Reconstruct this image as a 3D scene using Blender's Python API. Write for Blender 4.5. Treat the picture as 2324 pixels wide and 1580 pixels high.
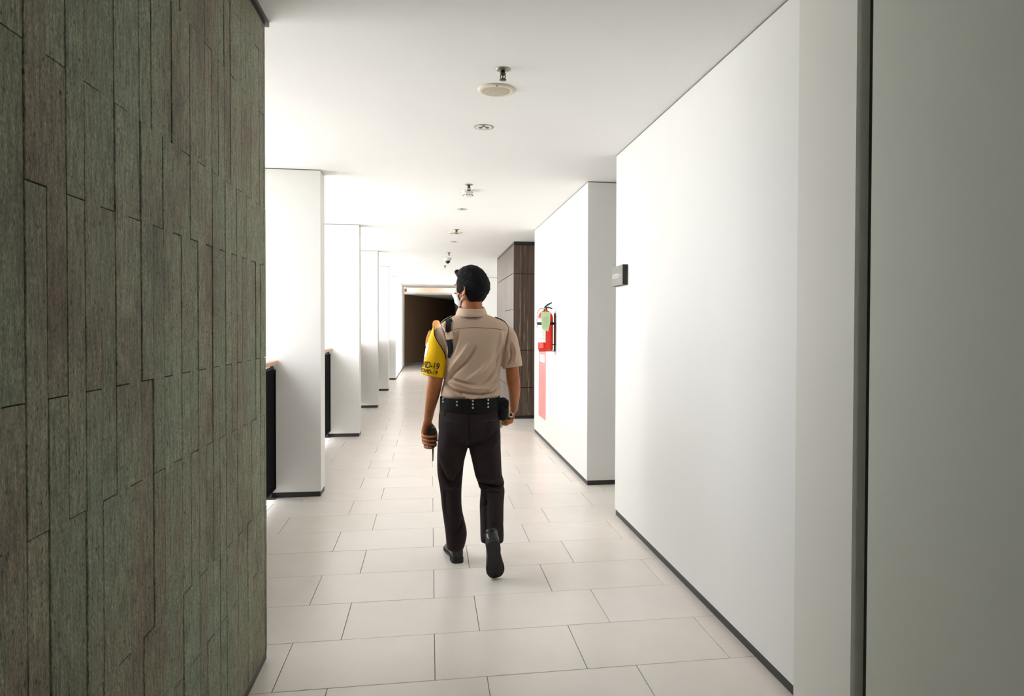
import bpy, bmesh, math, random
import numpy as np
from mathutils import Vector, Matrix
from mathutils.bvhtree import BVHTree

for o in list(bpy.data.objects):
    bpy.data.objects.remove(o, do_unlink=True)
scene = bpy.context.scene
COL = scene.collection

# ------------------------------------------------------------------ camera
F, CX, CY = 1589.994, 1229.699, 766.526
YAW, PITCH, ROLL, CAM_H = 0.15758, 0.0171, 0.00306, 1.36404
def _rot():
    B = np.array([[1, 0, 0], [0, 0, -1], [0, 1, 0.]])
    cy, sy = math.cos(YAW), math.sin(YAW); Ry = np.array([[cy, 0, -sy], [0, 1, 0], [sy, 0, cy]])
    cp, sp = math.cos(PITCH), math.sin(PITCH); Rx = np.array([[1, 0, 0], [0, cp, -sp], [0, sp, cp]])
    cr, sr = math.cos(ROLL), math.sin(ROLL); Rz = np.array([[cr, -sr, 0], [sr, cr, 0], [0, 0, 1]])
    return Rz @ Rx @ Ry @ B
RC = _rot()
cam_d = bpy.data.cameras.new('camera')
cam_d.sensor_fit = 'HORIZONTAL'
cam_d.sensor_width = 36.0
cam_d.lens = F / 2324 * 36
cam_d.shift_x = (1162 - CX) / 2324
cam_d.shift_y = (CY - 790) / 2324
cam_d.clip_start = 0.05
cam = bpy.data.objects.new('camera', cam_d)
COL.objects.link(cam)
m3 = np.stack([RC[0], -RC[1], -RC[2]], 1)          # columns: camera x, y, z axes in the world
mw = Matrix.Identity(4)
for i in range(3):
    for j in range(3):
        mw[i][j] = m3[i, j]
mw.translation = (0, 0, CAM_H)
cam.matrix_world = mw
scene.camera = cam

# ------------------------------------------------------------------ sky and exposure
world = bpy.data.worlds.new('overcast_sky')
scene.world = world
world.use_nodes = True
bgn = world.node_tree.nodes['Background']
bgn.inputs[0].default_value = (0.96, 0.98, 1.0, 1)
bgn.inputs[1].default_value = 3.6
scene.view_settings.view_transform = 'Standard'
scene.view_settings.look = 'None'
scene.view_settings.exposure = 1.0
scene.view_settings.gamma = 1.0
scene.view_settings.use_curve_mapping = False

def W(px, py, Y):
    """the point of the place at distance Y along the corridor that the photograph shows at (px, py)"""
    d = RC.T @ np.array([(px - CX) / F, (py - CY) / F, 1.0])
    return np.array([0, 0, CAM_H]) + d * (Y / d[1])

# ------------------------------------------------------------------ helpers
R = random.Random(7)
def lin(c):
    c = c / 255.0
    return c / 12.92 if c <= 0.04045 else ((c + 0.055) / 1.055) ** 2.4
def rgb(r, g, b): return (lin(r), lin(g), lin(b), 1)

class NT:
    def __init__(s, name, base=(0.8, 0.8, 0.8, 1), rough=0.6, metal=0.0, spec=0.5):
        s.m = bpy.data.materials.new(name); s.m.use_nodes = True
        s.t = s.m.node_tree; s.b = s.t.nodes['Principled BSDF']
        s.b.inputs['Base Color'].default_value = base
        s.b.inputs['Roughness'].default_value = rough
        s.b.inputs['Metallic'].default_value = metal
        s.b.inputs['Specular IOR Level'].default_value = spec
    def n(s, typ, **kw):
        x = s.t.nodes.new(typ)
        for k, v in kw.items():
            if k.startswith('i_'):
                x.inputs[k[2:].replace('_', ' ')].default_value = v
            else: setattr(x, k, v)
        return x
    def l(s, a, b): s.t.links.new(a, b)
    def coord(s, kind='Object', scale=(1, 1, 1), loc=(0, 0, 0)):
        tc = s.n('ShaderNodeTexCoord'); mp = s.n('ShaderNodeMapping')
        mp.inputs['Scale'].default_value = scale; mp.inputs['Location'].default_value = loc
        s.l(tc.outputs[kind], mp.inputs[0]); return mp.outputs[0]
    def noise(s, vec, scale, detail=4, rough=0.55):
        x = s.n('ShaderNodeTexNoise'); x.inputs['Scale'].default_value = scale
        x.inputs['Detail'].default_value = detail; x.inputs['Roughness'].default_value = rough
        if vec is not None: s.l(vec, x.inputs['Vector'])
        return x.outputs['Fac']
    def ramp(s, fac, stops):
        x = s.n('ShaderNodeValToRGB'); e = x.color_ramp.elements
        while len(e) < len(stops): e.new(0.5)
        for k, (p, c) in enumerate(stops):
            e[k].position = p; e[k].color = c
        s.l(fac, x.inputs[0]); return x.outputs[0]
    def bump(s, h, strength=0.2, dist=0.01):
        x = s.n('ShaderNodeBump'); x.inputs['Strength'].default_value = strength
        x.inputs['Distance'].default_value = dist
        s.l(h, x.inputs['Height']); s.l(x.outputs[0], s.b.inputs['Normal'])
    def mix(s, fac, a, b, typ='MIX'):
        x = s.n('ShaderNodeMix', data_type='RGBA', blend_type=typ)
        for sock, v in ((x.inputs[0], fac), (x.inputs[6], a), (x.inputs[7], b)):
            if hasattr(v, 'is_output'): s.l(v, sock)
            else: sock.default_value = v
        return x.outputs[2]

def plain(name, c, rough=0.5, metal=0.0, spec=0.5): return NT(name, rgb(*c), rough, metal, spec).m

def m_paint(name, c, bump=0.05):
    t = NT(name, rgb(*c), 0.75, 0, 0.25)
    v = t.coord('Object')
    a = t.noise(v, 1.3, 3)
    col = t.mix(a, rgb(*[max(0, k - 4) for k in c]), rgb(*[min(255, k + 3) for k in c]))
    t.l(col, t.b.inputs['Base Color'])
    t.bump(t.noise(v, 90, 3), bump, 0.004)
    return t.m

def m_plank():
    t = NT('weathered_stone_plank', rough=0.72, spec=0.35)
    oi = t.n('ShaderNodeObjectInfo')
    va = t.n('ShaderNodeVectorMath', operation='ADD')
    tc = t.n('ShaderNodeTexCoord'); t.l(tc.outputs['Object'], va.inputs[0])
    mul = t.n('ShaderNodeVectorMath', operation='SCALE'); mul.inputs['Scale'].default_value = 37.0
    cmb = t.n('ShaderNodeCombineXYZ'); t.l(oi.outputs['Random'], cmb.inputs[1]); t.l(oi.outputs['Random'], cmb.inputs[2])
    t.l(cmb.outputs[0], mul.inputs[0]); t.l(mul.outputs[0], va.inputs[1])
    mp = t.n('ShaderNodeMapping'); mp.inputs['Scale'].default_value = (1, 1, 0.16); t.l(va.outputs[0], mp.inputs[0])
    base = t.ramp(oi.outputs['Random'], [(0.0, rgb(128, 120, 104)), (0.2, rgb(150, 152, 132)), (0.4, rgb(128, 138, 118)), (0.6, rgb(160, 156, 136)), (0.8, rgb(134, 122, 106)), (1.0, rgb(146, 150, 128))])
    geo = t.n('ShaderNodeNewGeometry')
    big = t.noise(geo.outputs['Position'], 2.6, 4)
    patch = t.ramp(big, [(0.36, rgb(104, 92, 80)), (0.46, rgb(138, 132, 112)), (0.56, rgb(138, 144, 122)), (0.7, rgb(128, 144, 124))])
    c1 = t.mix(0.5, base, patch)
    streak = t.noise(mp.outputs[0], 95, 6, 0.75)
    c2b = t.mix(0.55, c1, t.ramp(streak, [(0.34, rgb(70, 70, 66)), (0.5, rgb(186, 186, 186)), (0.66, rgb(252, 250, 244))]), 'OVERLAY')
    mp2 = t.n('ShaderNodeMapping'); mp2.inputs['Scale'].default_value = (1, 1, 0.4); t.l(va.outputs[0], mp2.inputs[0])
    pit = t.n('ShaderNodeTexVoronoi'); pit.inputs['Scale'].default_value = 110; t.l(mp2.outputs[0], pit.inputs['Vector'])
    pf = t.ramp(pit.outputs['Distance'], [(0.1, (1, 1, 1, 1)), (0.3, (0, 0, 0, 1))])
    sel = t.ramp(t.noise(va.outputs[0], 40, 2), [(0.48, (0, 0, 0, 1)), (0.6, (1, 1, 1, 1))])
    pm = t.mix(1.0, pf, sel, 'MULTIPLY')
    mp3 = t.n('ShaderNodeMapping'); mp3.inputs['Scale'].default_value = (1, 1, 0.35); t.l(va.outputs[0], mp3.inputs[0])
    fleck = t.noise(mp3.outputs[0], 330, 3, 0.7)
    c2c = t.mix(0.45, c2b, t.ramp(fleck, [(0.36, rgb(60, 60, 56)), (0.5, rgb(180, 180, 178)), (0.64, rgb(255, 255, 248))]), 'OVERLAY')
    c3 = t.mix(pm, c2c, rgb(70, 66, 56))
    br = t.n('ShaderNodeBrightContrast'); br.inputs['Bright'].default_value = 0.0; t.l(c3, br.inputs[0])
    t.l(br.outputs[0], t.b.inputs['Base Color'])
    hsub = t.n('ShaderNodeMath', operation='SUBTRACT'); t.l(streak, hsub.inputs[0]); t.l(pm, hsub.inputs[1])
    t.bump(hsub.outputs[0], 0.55, 0.003)
    return t.m

def m_tile():
    t = NT('cream_porcelain_tile', rough=0.27, spec=0.5)
    oi = t.n('ShaderNodeObjectInfo'); v = t.coord('Object')
    base = t.ramp(oi.outputs['Random'], [(0, rgb(237, 228, 218)), (0.5, rgb(240, 232, 223)), (1, rgb(242, 235, 228))])
    n = t.noise(v, 5, 4)
    t.l(t.mix(0.25, base, t.ramp(n, [(0.3, rgb(231, 221, 210)), (0.7, rgb(246, 239, 232))])), t.b.inputs['Base Color'])
    return t.m

def m_tile_far():
    t = NT('cream_tile_laid', rough=0.27)
    tc = t.n('ShaderNodeTexCoord'); mp = t.n('ShaderNodeMapping')
    mp.inputs['Location'].default_value = (-X0, -Y0, 0)
    t.l(tc.outputs['Object'], mp.inputs[0])
    b = t.n('ShaderNodeTexBrick'); b.offset = 1 / 3; b.offset_frequency = 2; b.squash = 1
    b.inputs['Color1'].default_value = rgb(238, 229, 219); b.inputs['Color2'].default_value = rgb(242, 235, 228)
    b.inputs['Mortar'].default_value = rgb(176, 166, 154); b.inputs['Scale'].default_value = 1
    b.inputs['Mortar Size'].default_value = 0.003; b.inputs['Brick Width'].default_value = TW; b.inputs['Row Height'].default_value = TD
    t.l(mp.outputs[0], b.inputs['Vector']); t.l(b.outputs['Color'], t.b.inputs['Base Color'])
    return t.m

def m_wood(name, dark, light, axis=2):
    t = NT(name, rough=0.4)
    sc = [9, 9, 9]; sc[axis] = 0.12
    v = t.coord('Object', tuple(sc))
    a = t.noise(v, 2.5, 5, 0.6)
    c = t.ramp(a, [(0.3, rgb(*dark)), (0.44, rgb(*[p * .7 + q * .3 for p, q in zip(dark, light)])), (0.565, rgb(*dark)), (0.585, rgb(*light)), (0.605, rgb(*dark)), (1, rgb(*[p * .8 + q * .2 for p, q in zip(dark, light)]))])
    t.l(c, t.b.inputs['Base Color']); return t.m

def m_cloth(name, c, amp=10, scale=500, rough=0.85, big=6):
    t = NT(name, rgb(*c), rough, 0, 0.2)
    v = t.coord('Object')
    n1 = t.noise(v, big, 3); n2 = t.noise(v, scale, 2)
    c0 = [max(0, k - amp) for k in c]; c1 = [min(255, k + amp) for k in c]
    t.l(t.mix(0.5, t.ramp(n1, [(0.3, rgb(*c0)), (0.7, rgb(*c1))]), rgb(*c)), t.b.inputs['Base Color'])
    t.bump(n2, 0.15, 0.002); return t.m

def m_skin(name, c):
    t = NT(name, rgb(*c), 0.5, 0, 0.4)
    v = t.coord('Object')
    t.l(t.ramp(t.noise(v, 14, 4), [(0.3, rgb(*[k * 0.9 for k in c])), (0.7, rgb(*[min(255, k * 1.06) for k in c]))]), t.b.inputs['Base Color'])
    t.b.inputs['Subsurface Weight'].default_value = 0.06
    t.b.inputs['Subsurface Radius'].default_value = (0.01, 0.004, 0.002)
    t.bump(t.noise(v, 260, 2), 0.06, 0.002); return t.m

def props(o, label=None, cat=None, group=None, kind=None):
    if label: o['label'] = label
    if cat: o['category'] = cat
    if group: o['group'] = group
    if kind: o['kind'] = kind
    return o
def origin_of(o):
    v = Vector((0, 0, 0))
    while o is not None:
        v = v + o.location; o = o.parent
    return v
def root(name, loc, label, cat, group=None):
    o = bpy.data.objects.new(name, None); COL.objects.link(o)
    o.empty_display_size = 0.1; o.location = loc
    return props(o, label, cat, group)
def mk(name, verts, faces, mat, parent=None, smooth=False, label=None, kind=None, auto=None):
    """one mesh object; verts are world coordinates"""
    off = origin_of(parent) if parent is not None else Vector((0, 0, 0))
    me = bpy.data.meshes.new(name)
    me.from_pydata([(v[0] - off.x, v[1] - off.y, v[2] - off.z) for v in verts], [], [list(f) for f in faces])
    me.validate(); me.update()
    if mat is not None: me.materials.append(mat)
    if smooth: me.polygons.foreach_set('use_smooth', [True] * len(me.polygons))
    if auto is not None: me.set_sharp_from_angle(angle=math.radians(auto))
    o = bpy.data.objects.new(name, me); COL.objects.link(o)
    if parent is not None: o.parent = parent
    if label: o['label'] = label
    if kind: o['kind'] = kind
    return o

def boxg(x0, x1, y0, y1, z0, z1):
    v = [(x0, y0, z0), (x1, y0, z0), (x1, y1, z0), (x0, y1, z0), (x0, y0, z1), (x1, y0, z1), (x1, y1, z1), (x0, y1, z1)]
    f = [(3, 2, 1, 0), (4, 5, 6, 7), (0, 1, 5, 4), (1, 2, 6, 5), (2, 3, 7, 6), (3, 0, 4, 7)]
    return v, f
def join(*gs):
    V, Fc = [], []
    for v, f in gs:
        n = len(V); V += [tuple(p) for p in v]; Fc += [tuple(i + n for i in q) for q in f]
    return V, Fc
def bevelled(g, w=0.003, seg=1):
    bm = bmesh.new(); vs = [bm.verts.new(p) for p in g[0]]
    for f in g[1]:
        try: bm.faces.new([vs[i] for i in f])
        except ValueError: pass
    bm.normal_update()
    bmesh.ops.bevel(bm, geom=list(bm.edges), offset=w, segments=seg, affect='EDGES', profile=0.6, clamp_overlap=True)
    bm.verts.index_update()
    out = [tuple(v.co) for v in bm.verts], [tuple(v.index for v in f.verts) for f in bm.faces]
    bm.free(); return out
def box(name, x0, x1, y0, y1, z0, z1, mat, parent=None, bev=0, **kw):
    g = boxg(x0, x1, y0, y1, z0, z1)
    if bev: g = bevelled(g, bev)
    return mk(name, *g, mat, parent, **kw)

def unit(v):
    v = np.asarray(v, float); return v / (np.linalg.norm(v) + 1e-12)
def catmull(P, k=6):
    P = np.asarray(P, float)
    if len(P) < 3: 
        return np.array([P[0] + (P[-1] - P[0]) * t for t in np.linspace(0, 1, k + 1)])
    Q = np.vstack([2 * P[0] - P[1], P, 2 * P[-1] - P[-2]]); out = []
    for i in range(1, len(Q) - 2):
        for t in np.arange(k) / k:
            a, b, c, d = Q[i - 1:i + 3]
            out.append(0.5 * (2 * b + (c - a) * t + (2 * a - 5 * b + 4 * c - d) * t * t + (3 * b - a - 3 * c + d) * t ** 3))
    out.append(P[-1]); return np.array(out)
def rings_to_mesh(rings, cap=True):
    n = len(rings[0]); V = [tuple(p) for r in rings for p in r]; Fc = []
    for i in range(len(rings) - 1):
        for j in range(n):
            a = i * n + j; b = i * n + (j + 1) % n
            Fc.append((a, b, b + n, a + n))
    if cap:
        Fc.append(tuple(range(n - 1, -1, -1))); m = (len(rings) - 1) * n
        Fc.append(tuple(m + j for j in range(n)))
    return V, Fc
def tube(P, r, n=14, k=6, round_ends=True, flat=None):
    """round tube through control points; r is a radius per control point; flat=(dir, factor) squeezes along dir"""
    P = np.asarray(P, float); r = np.asarray(r if np.ndim(r) else [r] * len(P), float)
    A = catmull(np.hstack([P, r[:, None]]), k); C = A[:, :3]; rr = np.maximum(A[:, 3], 1e-4)
    T = np.gradient(C, axis=0); T = T / (np.linalg.norm(T, axis=1, keepdims=True) + 1e-12)
    up = np.array([0, 0, 1.0]) if abs(T[0][2]) < 0.9 else np.array([0, 1.0, 0])
    u = unit(np.cross(up, T[0])); R_ = []
    items = []
    if round_ends:
        for a in (80, 55, 28): items.append((C[0] - T[0] * rr[0] * math.sin(math.radians(a)), rr[0] * math.cos(math.radians(a)), T[0]))
    items += [(C[i], rr[i], T[i]) for i in range(len(C))]
    if round_ends:
        for a in (28, 55, 80): items.append((C[-1] + T[-1] * rr[-1] * math.sin(math.radians(a)), rr[-1] * math.cos(math.radians(a)), T[-1]))
    for c, q, t in items:
        u = unit(u - t * np.dot(u, t)); w = np.cross(t, u); ring = []
        for j in range(n):
            th = 2 * math.pi * j / n
            o = (u * math.cos(th) + w * math.sin(th)) * q
            if flat is not None:
                d = unit(flat[0]); o = o - d * np.dot(o, d) * (1 - flat[1])
            ring.append(c + o)
        R_.append(ring)
    return rings_to_mesh(R_)
def sell(cx, cy, z, a, b, n=40, e=2.4, bfront=None):
    out = []
    for j in range(n):
        t = 2 * math.pi * j / n; c, s = math.cos(t), math.sin(t)
        bb = b if s < 0 or bfront is None else bfront
        out.append((cx + a * math.copysign(abs(c) ** (2 / e), c), cy + bb * math.copysign(abs(s) ** (2 / e), s), z))
    return out
def hloft(spec, n=40, e=2.4, k=4):
    """horizontal superellipse rings; spec rows: cx, cy, z, half width, half depth back, half depth front"""
    A = catmull(np.array(spec, float), k)
    return rings_to_mesh([sell(r[0], r[1], r[2], max(r[3], .002), max(r[4], .002), n, e, max(r[5], .002)) for r in A])
def sphere(c, rx, ry, rz, rot=None, nu=20, nv=12):
    rings = []
    for i in range(1, nv):
        a = math.pi * i / nv - math.pi / 2; ring = []
        for j in range(nu):
            t = 2 * math.pi * j / nu
            p = np.array([rx * math.cos(a) * math.cos(t), ry * math.cos(a) * math.sin(t), rz * math.sin(a)])
            if rot is not None: p = rot @ p
            ring.append(np.asarray(c) + p)
        rings.append(ring)
    return rings_to_mesh(rings)
def lathe(c, prof, axis=(0, 0, 1), n=24, cap=True):
    """prof: (radius, distance along axis)"""
    ax = unit(axis); u = unit(np.cross(ax, [0, 1, 0] if abs(ax[1]) < .9 else [1, 0, 0])); w = np.cross(ax, u)
    return rings_to_mesh([[np.asarray(c) + ax * h + (u * math.cos(2 * math.pi * j / n) + w * math.sin(2 * math.pi * j / n)) * r for j in range(n)] for r, h in prof], cap)
def remeshed(g, voxel, it=4, fac=0.5):
    me = bpy.data.meshes.new('tmp'); me.from_pydata([tuple(v) for v in g[0]], [], g[1]); me.update()
    bm = bmesh.new(); bm.from_mesh(me); bmesh.ops.recalc_face_normals(bm, faces=bm.faces); bm.to_mesh(me); bm.free()
    o = bpy.data.objects.new('tmp', me); COL.objects.link(o)
    m = o.modifiers.new('r', 'REMESH'); m.mode = 'VOXEL'; m.voxel_size = voxel; m.adaptivity = 0
    if it:
        s = o.modifiers.new('s', 'SMOOTH'); s.factor = fac; s.iterations = it
    dg = bpy.context.evaluated_depsgraph_get(); ev = o.evaluated_get(dg); m2 = ev.to_mesh()
    V = np.empty(len(m2.vertices) * 3); m2.vertices.foreach_get('co', V); V = V.reshape(-1, 3)
    N = np.empty(len(m2.vertices) * 3); m2.vertices.foreach_get('normal', N); N = N.reshape(-1, 3)
    Fc = [tuple(p.vertices) for p in m2.polygons]
    ev.to_mesh_clear(); bpy.data.objects.remove(o, do_unlink=True); bpy.data.meshes.remove(me)
    return V, N, Fc
def text_geo(txt, size, depth=0.0015, align='LEFT', bold=0.0):
    cu = bpy.data.curves.new('t', 'FONT'); cu.body = txt; cu.size = size; cu.extrude = depth / 2; cu.align_x = align; cu.bevel_depth = bold; cu.bevel_resolution = 0
    o = bpy.data.objects.new('t', cu); COL.objects.link(o)
    dg = bpy.context.evaluated_depsgraph_get(); ev = o.evaluated_get(dg); me = ev.to_mesh()
    V = [tuple(v.co) for v in me.vertices]; Fc = [tuple(p.vertices) for p in me.polygons]
    ev.to_mesh_clear(); bpy.data.objects.remove(o, do_unlink=True); bpy.data.curves.remove(cu)
    return V, Fc

# ------------------------------------------------------------------ dimensions of the place
ZC = 2.59                      # ceiling
XR, XL, XP = 1.319, -0.86, -0.66   # right wall, pier line, plank wall
X0, Y0, TW, TD = 0.01756, 2.69983, 0.6, 0.41093
FIN = [5.757, 8.80, 11.84, 14.86, 17.87]
XOUT = -1.62

M_WALL = m_paint('white_wall_paint', (236, 235, 231))
M_CEIL = m_paint('white_ceiling_paint', (244, 243, 241), 0.02)
M_BASE = plain('charcoal_skirting', (38, 38, 36), 0.45)
M_GAP = plain('grey_shadow_gap', (120, 118, 110), 0.8)
M_DARKTRIM = plain('dark_metal_trim', (44, 44, 40), 0.45)
M_GROOVE = plain('grey_green_metal_strip', (54, 57, 50), 0.5)
M_NEARW = m_paint('grey_white_near_wall', (196, 198, 187))  # even tone, darker and greyer than the other wall finishes
M_PANELW = m_paint('off_white_panel_paint', (224, 222, 214))
M_PLANK = m_plank()
M_TILE = m_tile(); M_TILEF = m_tile_far()
M_GROUT = plain('grout', (150, 141, 130), 0.9)
M_BLACK = plain('black_powder_coat', (22, 22, 22), 0.5)
M_INFILL = plain('matt_black_panel', (14, 14, 14), 0.95, 0, 0.08)
M_RAIL = m_wood('light_wood_handrail', (196, 152, 128), (222, 184, 160), 1)
M_WOOD = m_wood('dark_striped_laminate', (56, 42, 33), (176, 150, 124), 2)
M_BROWN = m_paint('dark_brown_paint', (112, 92, 70))
M_BOUNCE = m_paint('pale_bounce_ground', (226, 224, 218))

# ------------------------------------------------------------------ floor
floor = props(box('floor', -2.0, 4.6, -3.6, 30, -0.2, -0.006, M_GROUT), kind='structure')
YT = Y0 + 24 * TD              # tiles are single pieces up to here
far = props(box('floor_far', -1.62, 4.6, YT, 30, -0.006, 0.0, M_TILEF), kind='structure')
def tile_mesh(w, d):
    me = bpy.data.meshes.new('floor_tile'); g = bevelled(boxg(0, w, 0, d, -0.006, 0.0), 0.0012)
    me.from_pydata(*[g[0], [], g[1]]); me.materials.append(M_TILE); return me
tcache = {}
J = 0.0026
for r in range(-8, 24):
    y0 = Y0 + r * TD; sh = 0.0 if r % 2 == 0 else TW / 3
    k = -4
    while True:
        xa = X0 + sh + k * TW; xb = xa + TW; k += 1
        if xa > 2.2: break
        xa, xb = max(xa, XOUT), min(xb, 2.3)
        if xb - xa < 0.02: continue
        key = round(xb - xa, 4)
        if key not in tcache: tcache[key] = tile_mesh(key - J, TD - J)
        o = bpy.data.objects.new('floor_tile', tcache[key]); COL.objects.link(o); o.parent = floor
        o.location = (xa + J / 2, y0 + J / 2, R.uniform(-0.0003, 0.0003))
props(box('floor_bounce_ground', -14, -2.0, -8, 40, -0.5, -0.2, M_BOUNCE), kind='structure')  # unseen ground, added and kept pale to bounce daylight onto the ceiling

# ------------------------------------------------------------------ ceiling
props(box('ceiling', -1.95, 4.6, -3.6, 23.25, ZC, ZC + 0.2, M_CEIL), kind='structure')

props(box('ceiling_sky_blocker', -3.3, -1.95, 8.8, 24.2, ZC, ZC + 0.2, M_CEIL), kind='structure')  # unseen overhang, added to cut sky light in the farther bays
props(box('wall_lobby_light_block', 4.6, 4.8, 12.9, 18.15, 0, ZC, M_WALL), kind='structure')  # unseen side wall, added to keep daylight out and dim the far ceiling

# ------------------------------------------------------------------ left plank wall
YE = 2.985
wl = props(box('wall_left', -4.5, XP - 0.012, -3.6, YE, 0, ZC, M_BASE), kind='structure')
PW = 0.0672
pcache = {}
for c in range(-23, 26):
    ya = 1.276 + c * PW; yb = min(ya + PW, YE)
    if yb - ya < 0.01: continue
    js = [2.2, 1.603, 1.003, 0.409] if c % 2 == 0 else [2.433, 1.833, 1.233, 0.632]
    js = [ZC - 0.02] + js + [0.035]
    for a, b in zip(js[1:], js[:-1]):
        key = (round(b - a, 3), round(yb - ya, 4))
        if key not in pcache:
            me = bpy.data.meshes.new('plank'); g = bevelled(boxg(-0.012, 0.0, 0, key[1] - 0.0022, 0, key[0] - 0.0022), 0.0008)
            me.from_pydata(g[0], [], g[1]); me.materials.append(M_PLANK); pcache[key] = me
        o = bpy.data.objects.new('plank', pcache[key]); COL.objects.link(o); o.parent = wl
        o.location = (XP + R.choice([-0.0015, -0.0006, 0, 0, 0.0008, 0.0015]), ya + 0.0008, a + 0.0008)
        o.rotation_euler = (0, 0, R.uniform(-0.012, 0.012))
props(box('trim_1', XP - 0.01, XP + 0.014, -3.6, YE + 0.014, ZC - 0.02, ZC, M_DARKTRIM), kind='structure')
props(box('baseboard_left', XP - 0.011, XP - 0.002, -3.6, YE - 0.002, 0, 0.034, M_BASE), kind='structure')
props(box('wall_back_left', -1.6, 0.8, -3.8, -3.6, 0, ZC, M_WALL), kind='structure')
props(box('wall_back_right', 1.25, 4.6, -3.8, -3.6, 0, ZC, M_WALL), kind='structure')
props(box('wall_back_over_light_gap', 0.8, 1.25, -3.8, -3.6, 2.1, ZC, M_WALL), kind='structure')  # gap below it is invented, letting fill daylight in behind the camera
props(box('floor_outside_light_gap', -2.0, 4.6, -12, -3.6, -0.3, -0.006, M_BOUNCE), kind='structure')  # made-up ground outside the added gap in the back wall

# ------------------------------------------------------------------ right walls
ZB, ZT = 0.042, ZC - 0.008
n_trim = [1]
def wallbox(name, x0, x1, y0, y1, base=True, mat=M_WALL, rec=0.006):
    w = props(box(name, x0, x1, y0, y1, ZB if base else 0, ZT, mat), kind='structure')
    n_trim[0] += 1
    props(box('trim_%d' % n_trim[0], x0 + rec * .5, x1 - rec * .5, y0 + rec * .5, y1 - rec * .5, ZT, ZC, M_GAP), kind='structure')
    return w
YA, YBEND, YG1, YG0 = 4.905, 2.362, 2.014, 1.950
wallbox('wall_right', XR, 3.2, YBEND, YA)
props(box('baseboard_right', XR + 0.005, 3.19, YBEND, YA - 0.005, 0, ZB, M_BASE), kind='structure')
wallbox('wall_right_panel', XR - 0.009, 3.2, YG1, YBEND, base=False, mat=M_PANELW)
props(box('trim_groove', XR + 0.035, 3.2, YG0, YG1, 0, ZC, M_GROOVE), kind='structure')
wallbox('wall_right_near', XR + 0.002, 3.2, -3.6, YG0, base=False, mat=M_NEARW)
YB1, YB2 = 5.827, 8.905
wallbox('wall_right_middle', XR, 3.2, YB1, YB2)
props(box('baseboard_middle', XR + 0.005, 3.19, YB1 + 0.005, YB2 - 0.005, 0, ZB, M_BASE), kind='structure')
props(box('wall_recess', 3.2, 3.4, -3.6, 12.9, 0, ZC, M_WALL), kind='structure')
# white wall that closes the lobby beyond the wood panelling, and the last stretch of corridor
YL = 17.95
wallbox('wall_lobby', 0.95, 4.6, YL, YL + 0.2)
wallbox('wall_right_far', 0.95, 1.1, 21.2, 30)  # starts late: hidden gap before it is left open to let daylight in

# ------------------------------------------------------------------ piers on the open side
for i, y in enumerate(FIN):
    last = i == len(FIN) - 1
    y1 = 23.9 if last else y + 0.22
    wallbox('wall_pier_%d' % (i + 1), -1.55, XL, y, y1)
    props(box('baseboard_pier_%d' % (i + 1), -1.545, XL - 0.004, y + 0.004, y1 - 0.004, 0, ZB, M_BASE), kind='structure')

# ------------------------------------------------------------------ dark far end with a lit cove
d_end = unit([0.95 + 0.86, 28.4 - 23.83, 0]); nrm = np.array([d_end[1], -d_end[0], 0])
pA, pB = np.array([-0.9, 23.73, 0]), np.array([1.2, 29.03, 0])
ev = []
for z in (0.0, 2.6):
    ev += [pA + [0, 0, z], pB + [0, 0, z], pB - nrm * .2 + [0, 0, z], pA - nrm * .2 + [0, 0, z]]
ef = boxg(0, 1, 0, 1, 0, 1)[1]
props(mk('wall_end', ev, ef, M_BROWN), kind='structure')
bs = []
for z in (0.0, 0.07):
    bs += [pA + nrm * .012 + [0, 0, z], pB + nrm * .012 + [0, 0, z], pB - nrm * .01 + [0, 0, z], pA - nrm * .01 + [0, 0, z]]
props(mk('baseboard_end', bs, ef, M_BASE), kind='structure')
props(box('ceiling_drop', XL, 0.95, 23.6, 30, 2.39, 2.462, M_CEIL), kind='structure')
props(box('ceiling_cove', XL, 0.95, 24.0, 30, 2.462, 2.95, M_CEIL), kind='structure')
props(box('ceiling_cove_top', XL, 0.95, 23.0, 24.0, 2.80, 2.95, M_CEIL), kind='structure')
led = NT('warm_led', rgb(255, 190, 110)); led.b.inputs['Emission Color'].default_value = (1.0, 0.36, 0.07, 1); led.b.inputs['Emission Strength'].default_value = 3.5
lo = mk('cove_light_strip', *bevelled(boxg(XL + .03, 0.92, 23.74, 23.765, 2.462, 2.474), 0.002), led.m)
props(lo, 'warm orange light strip hidden in the ceiling cove above the dark end wall', 'light')

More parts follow.
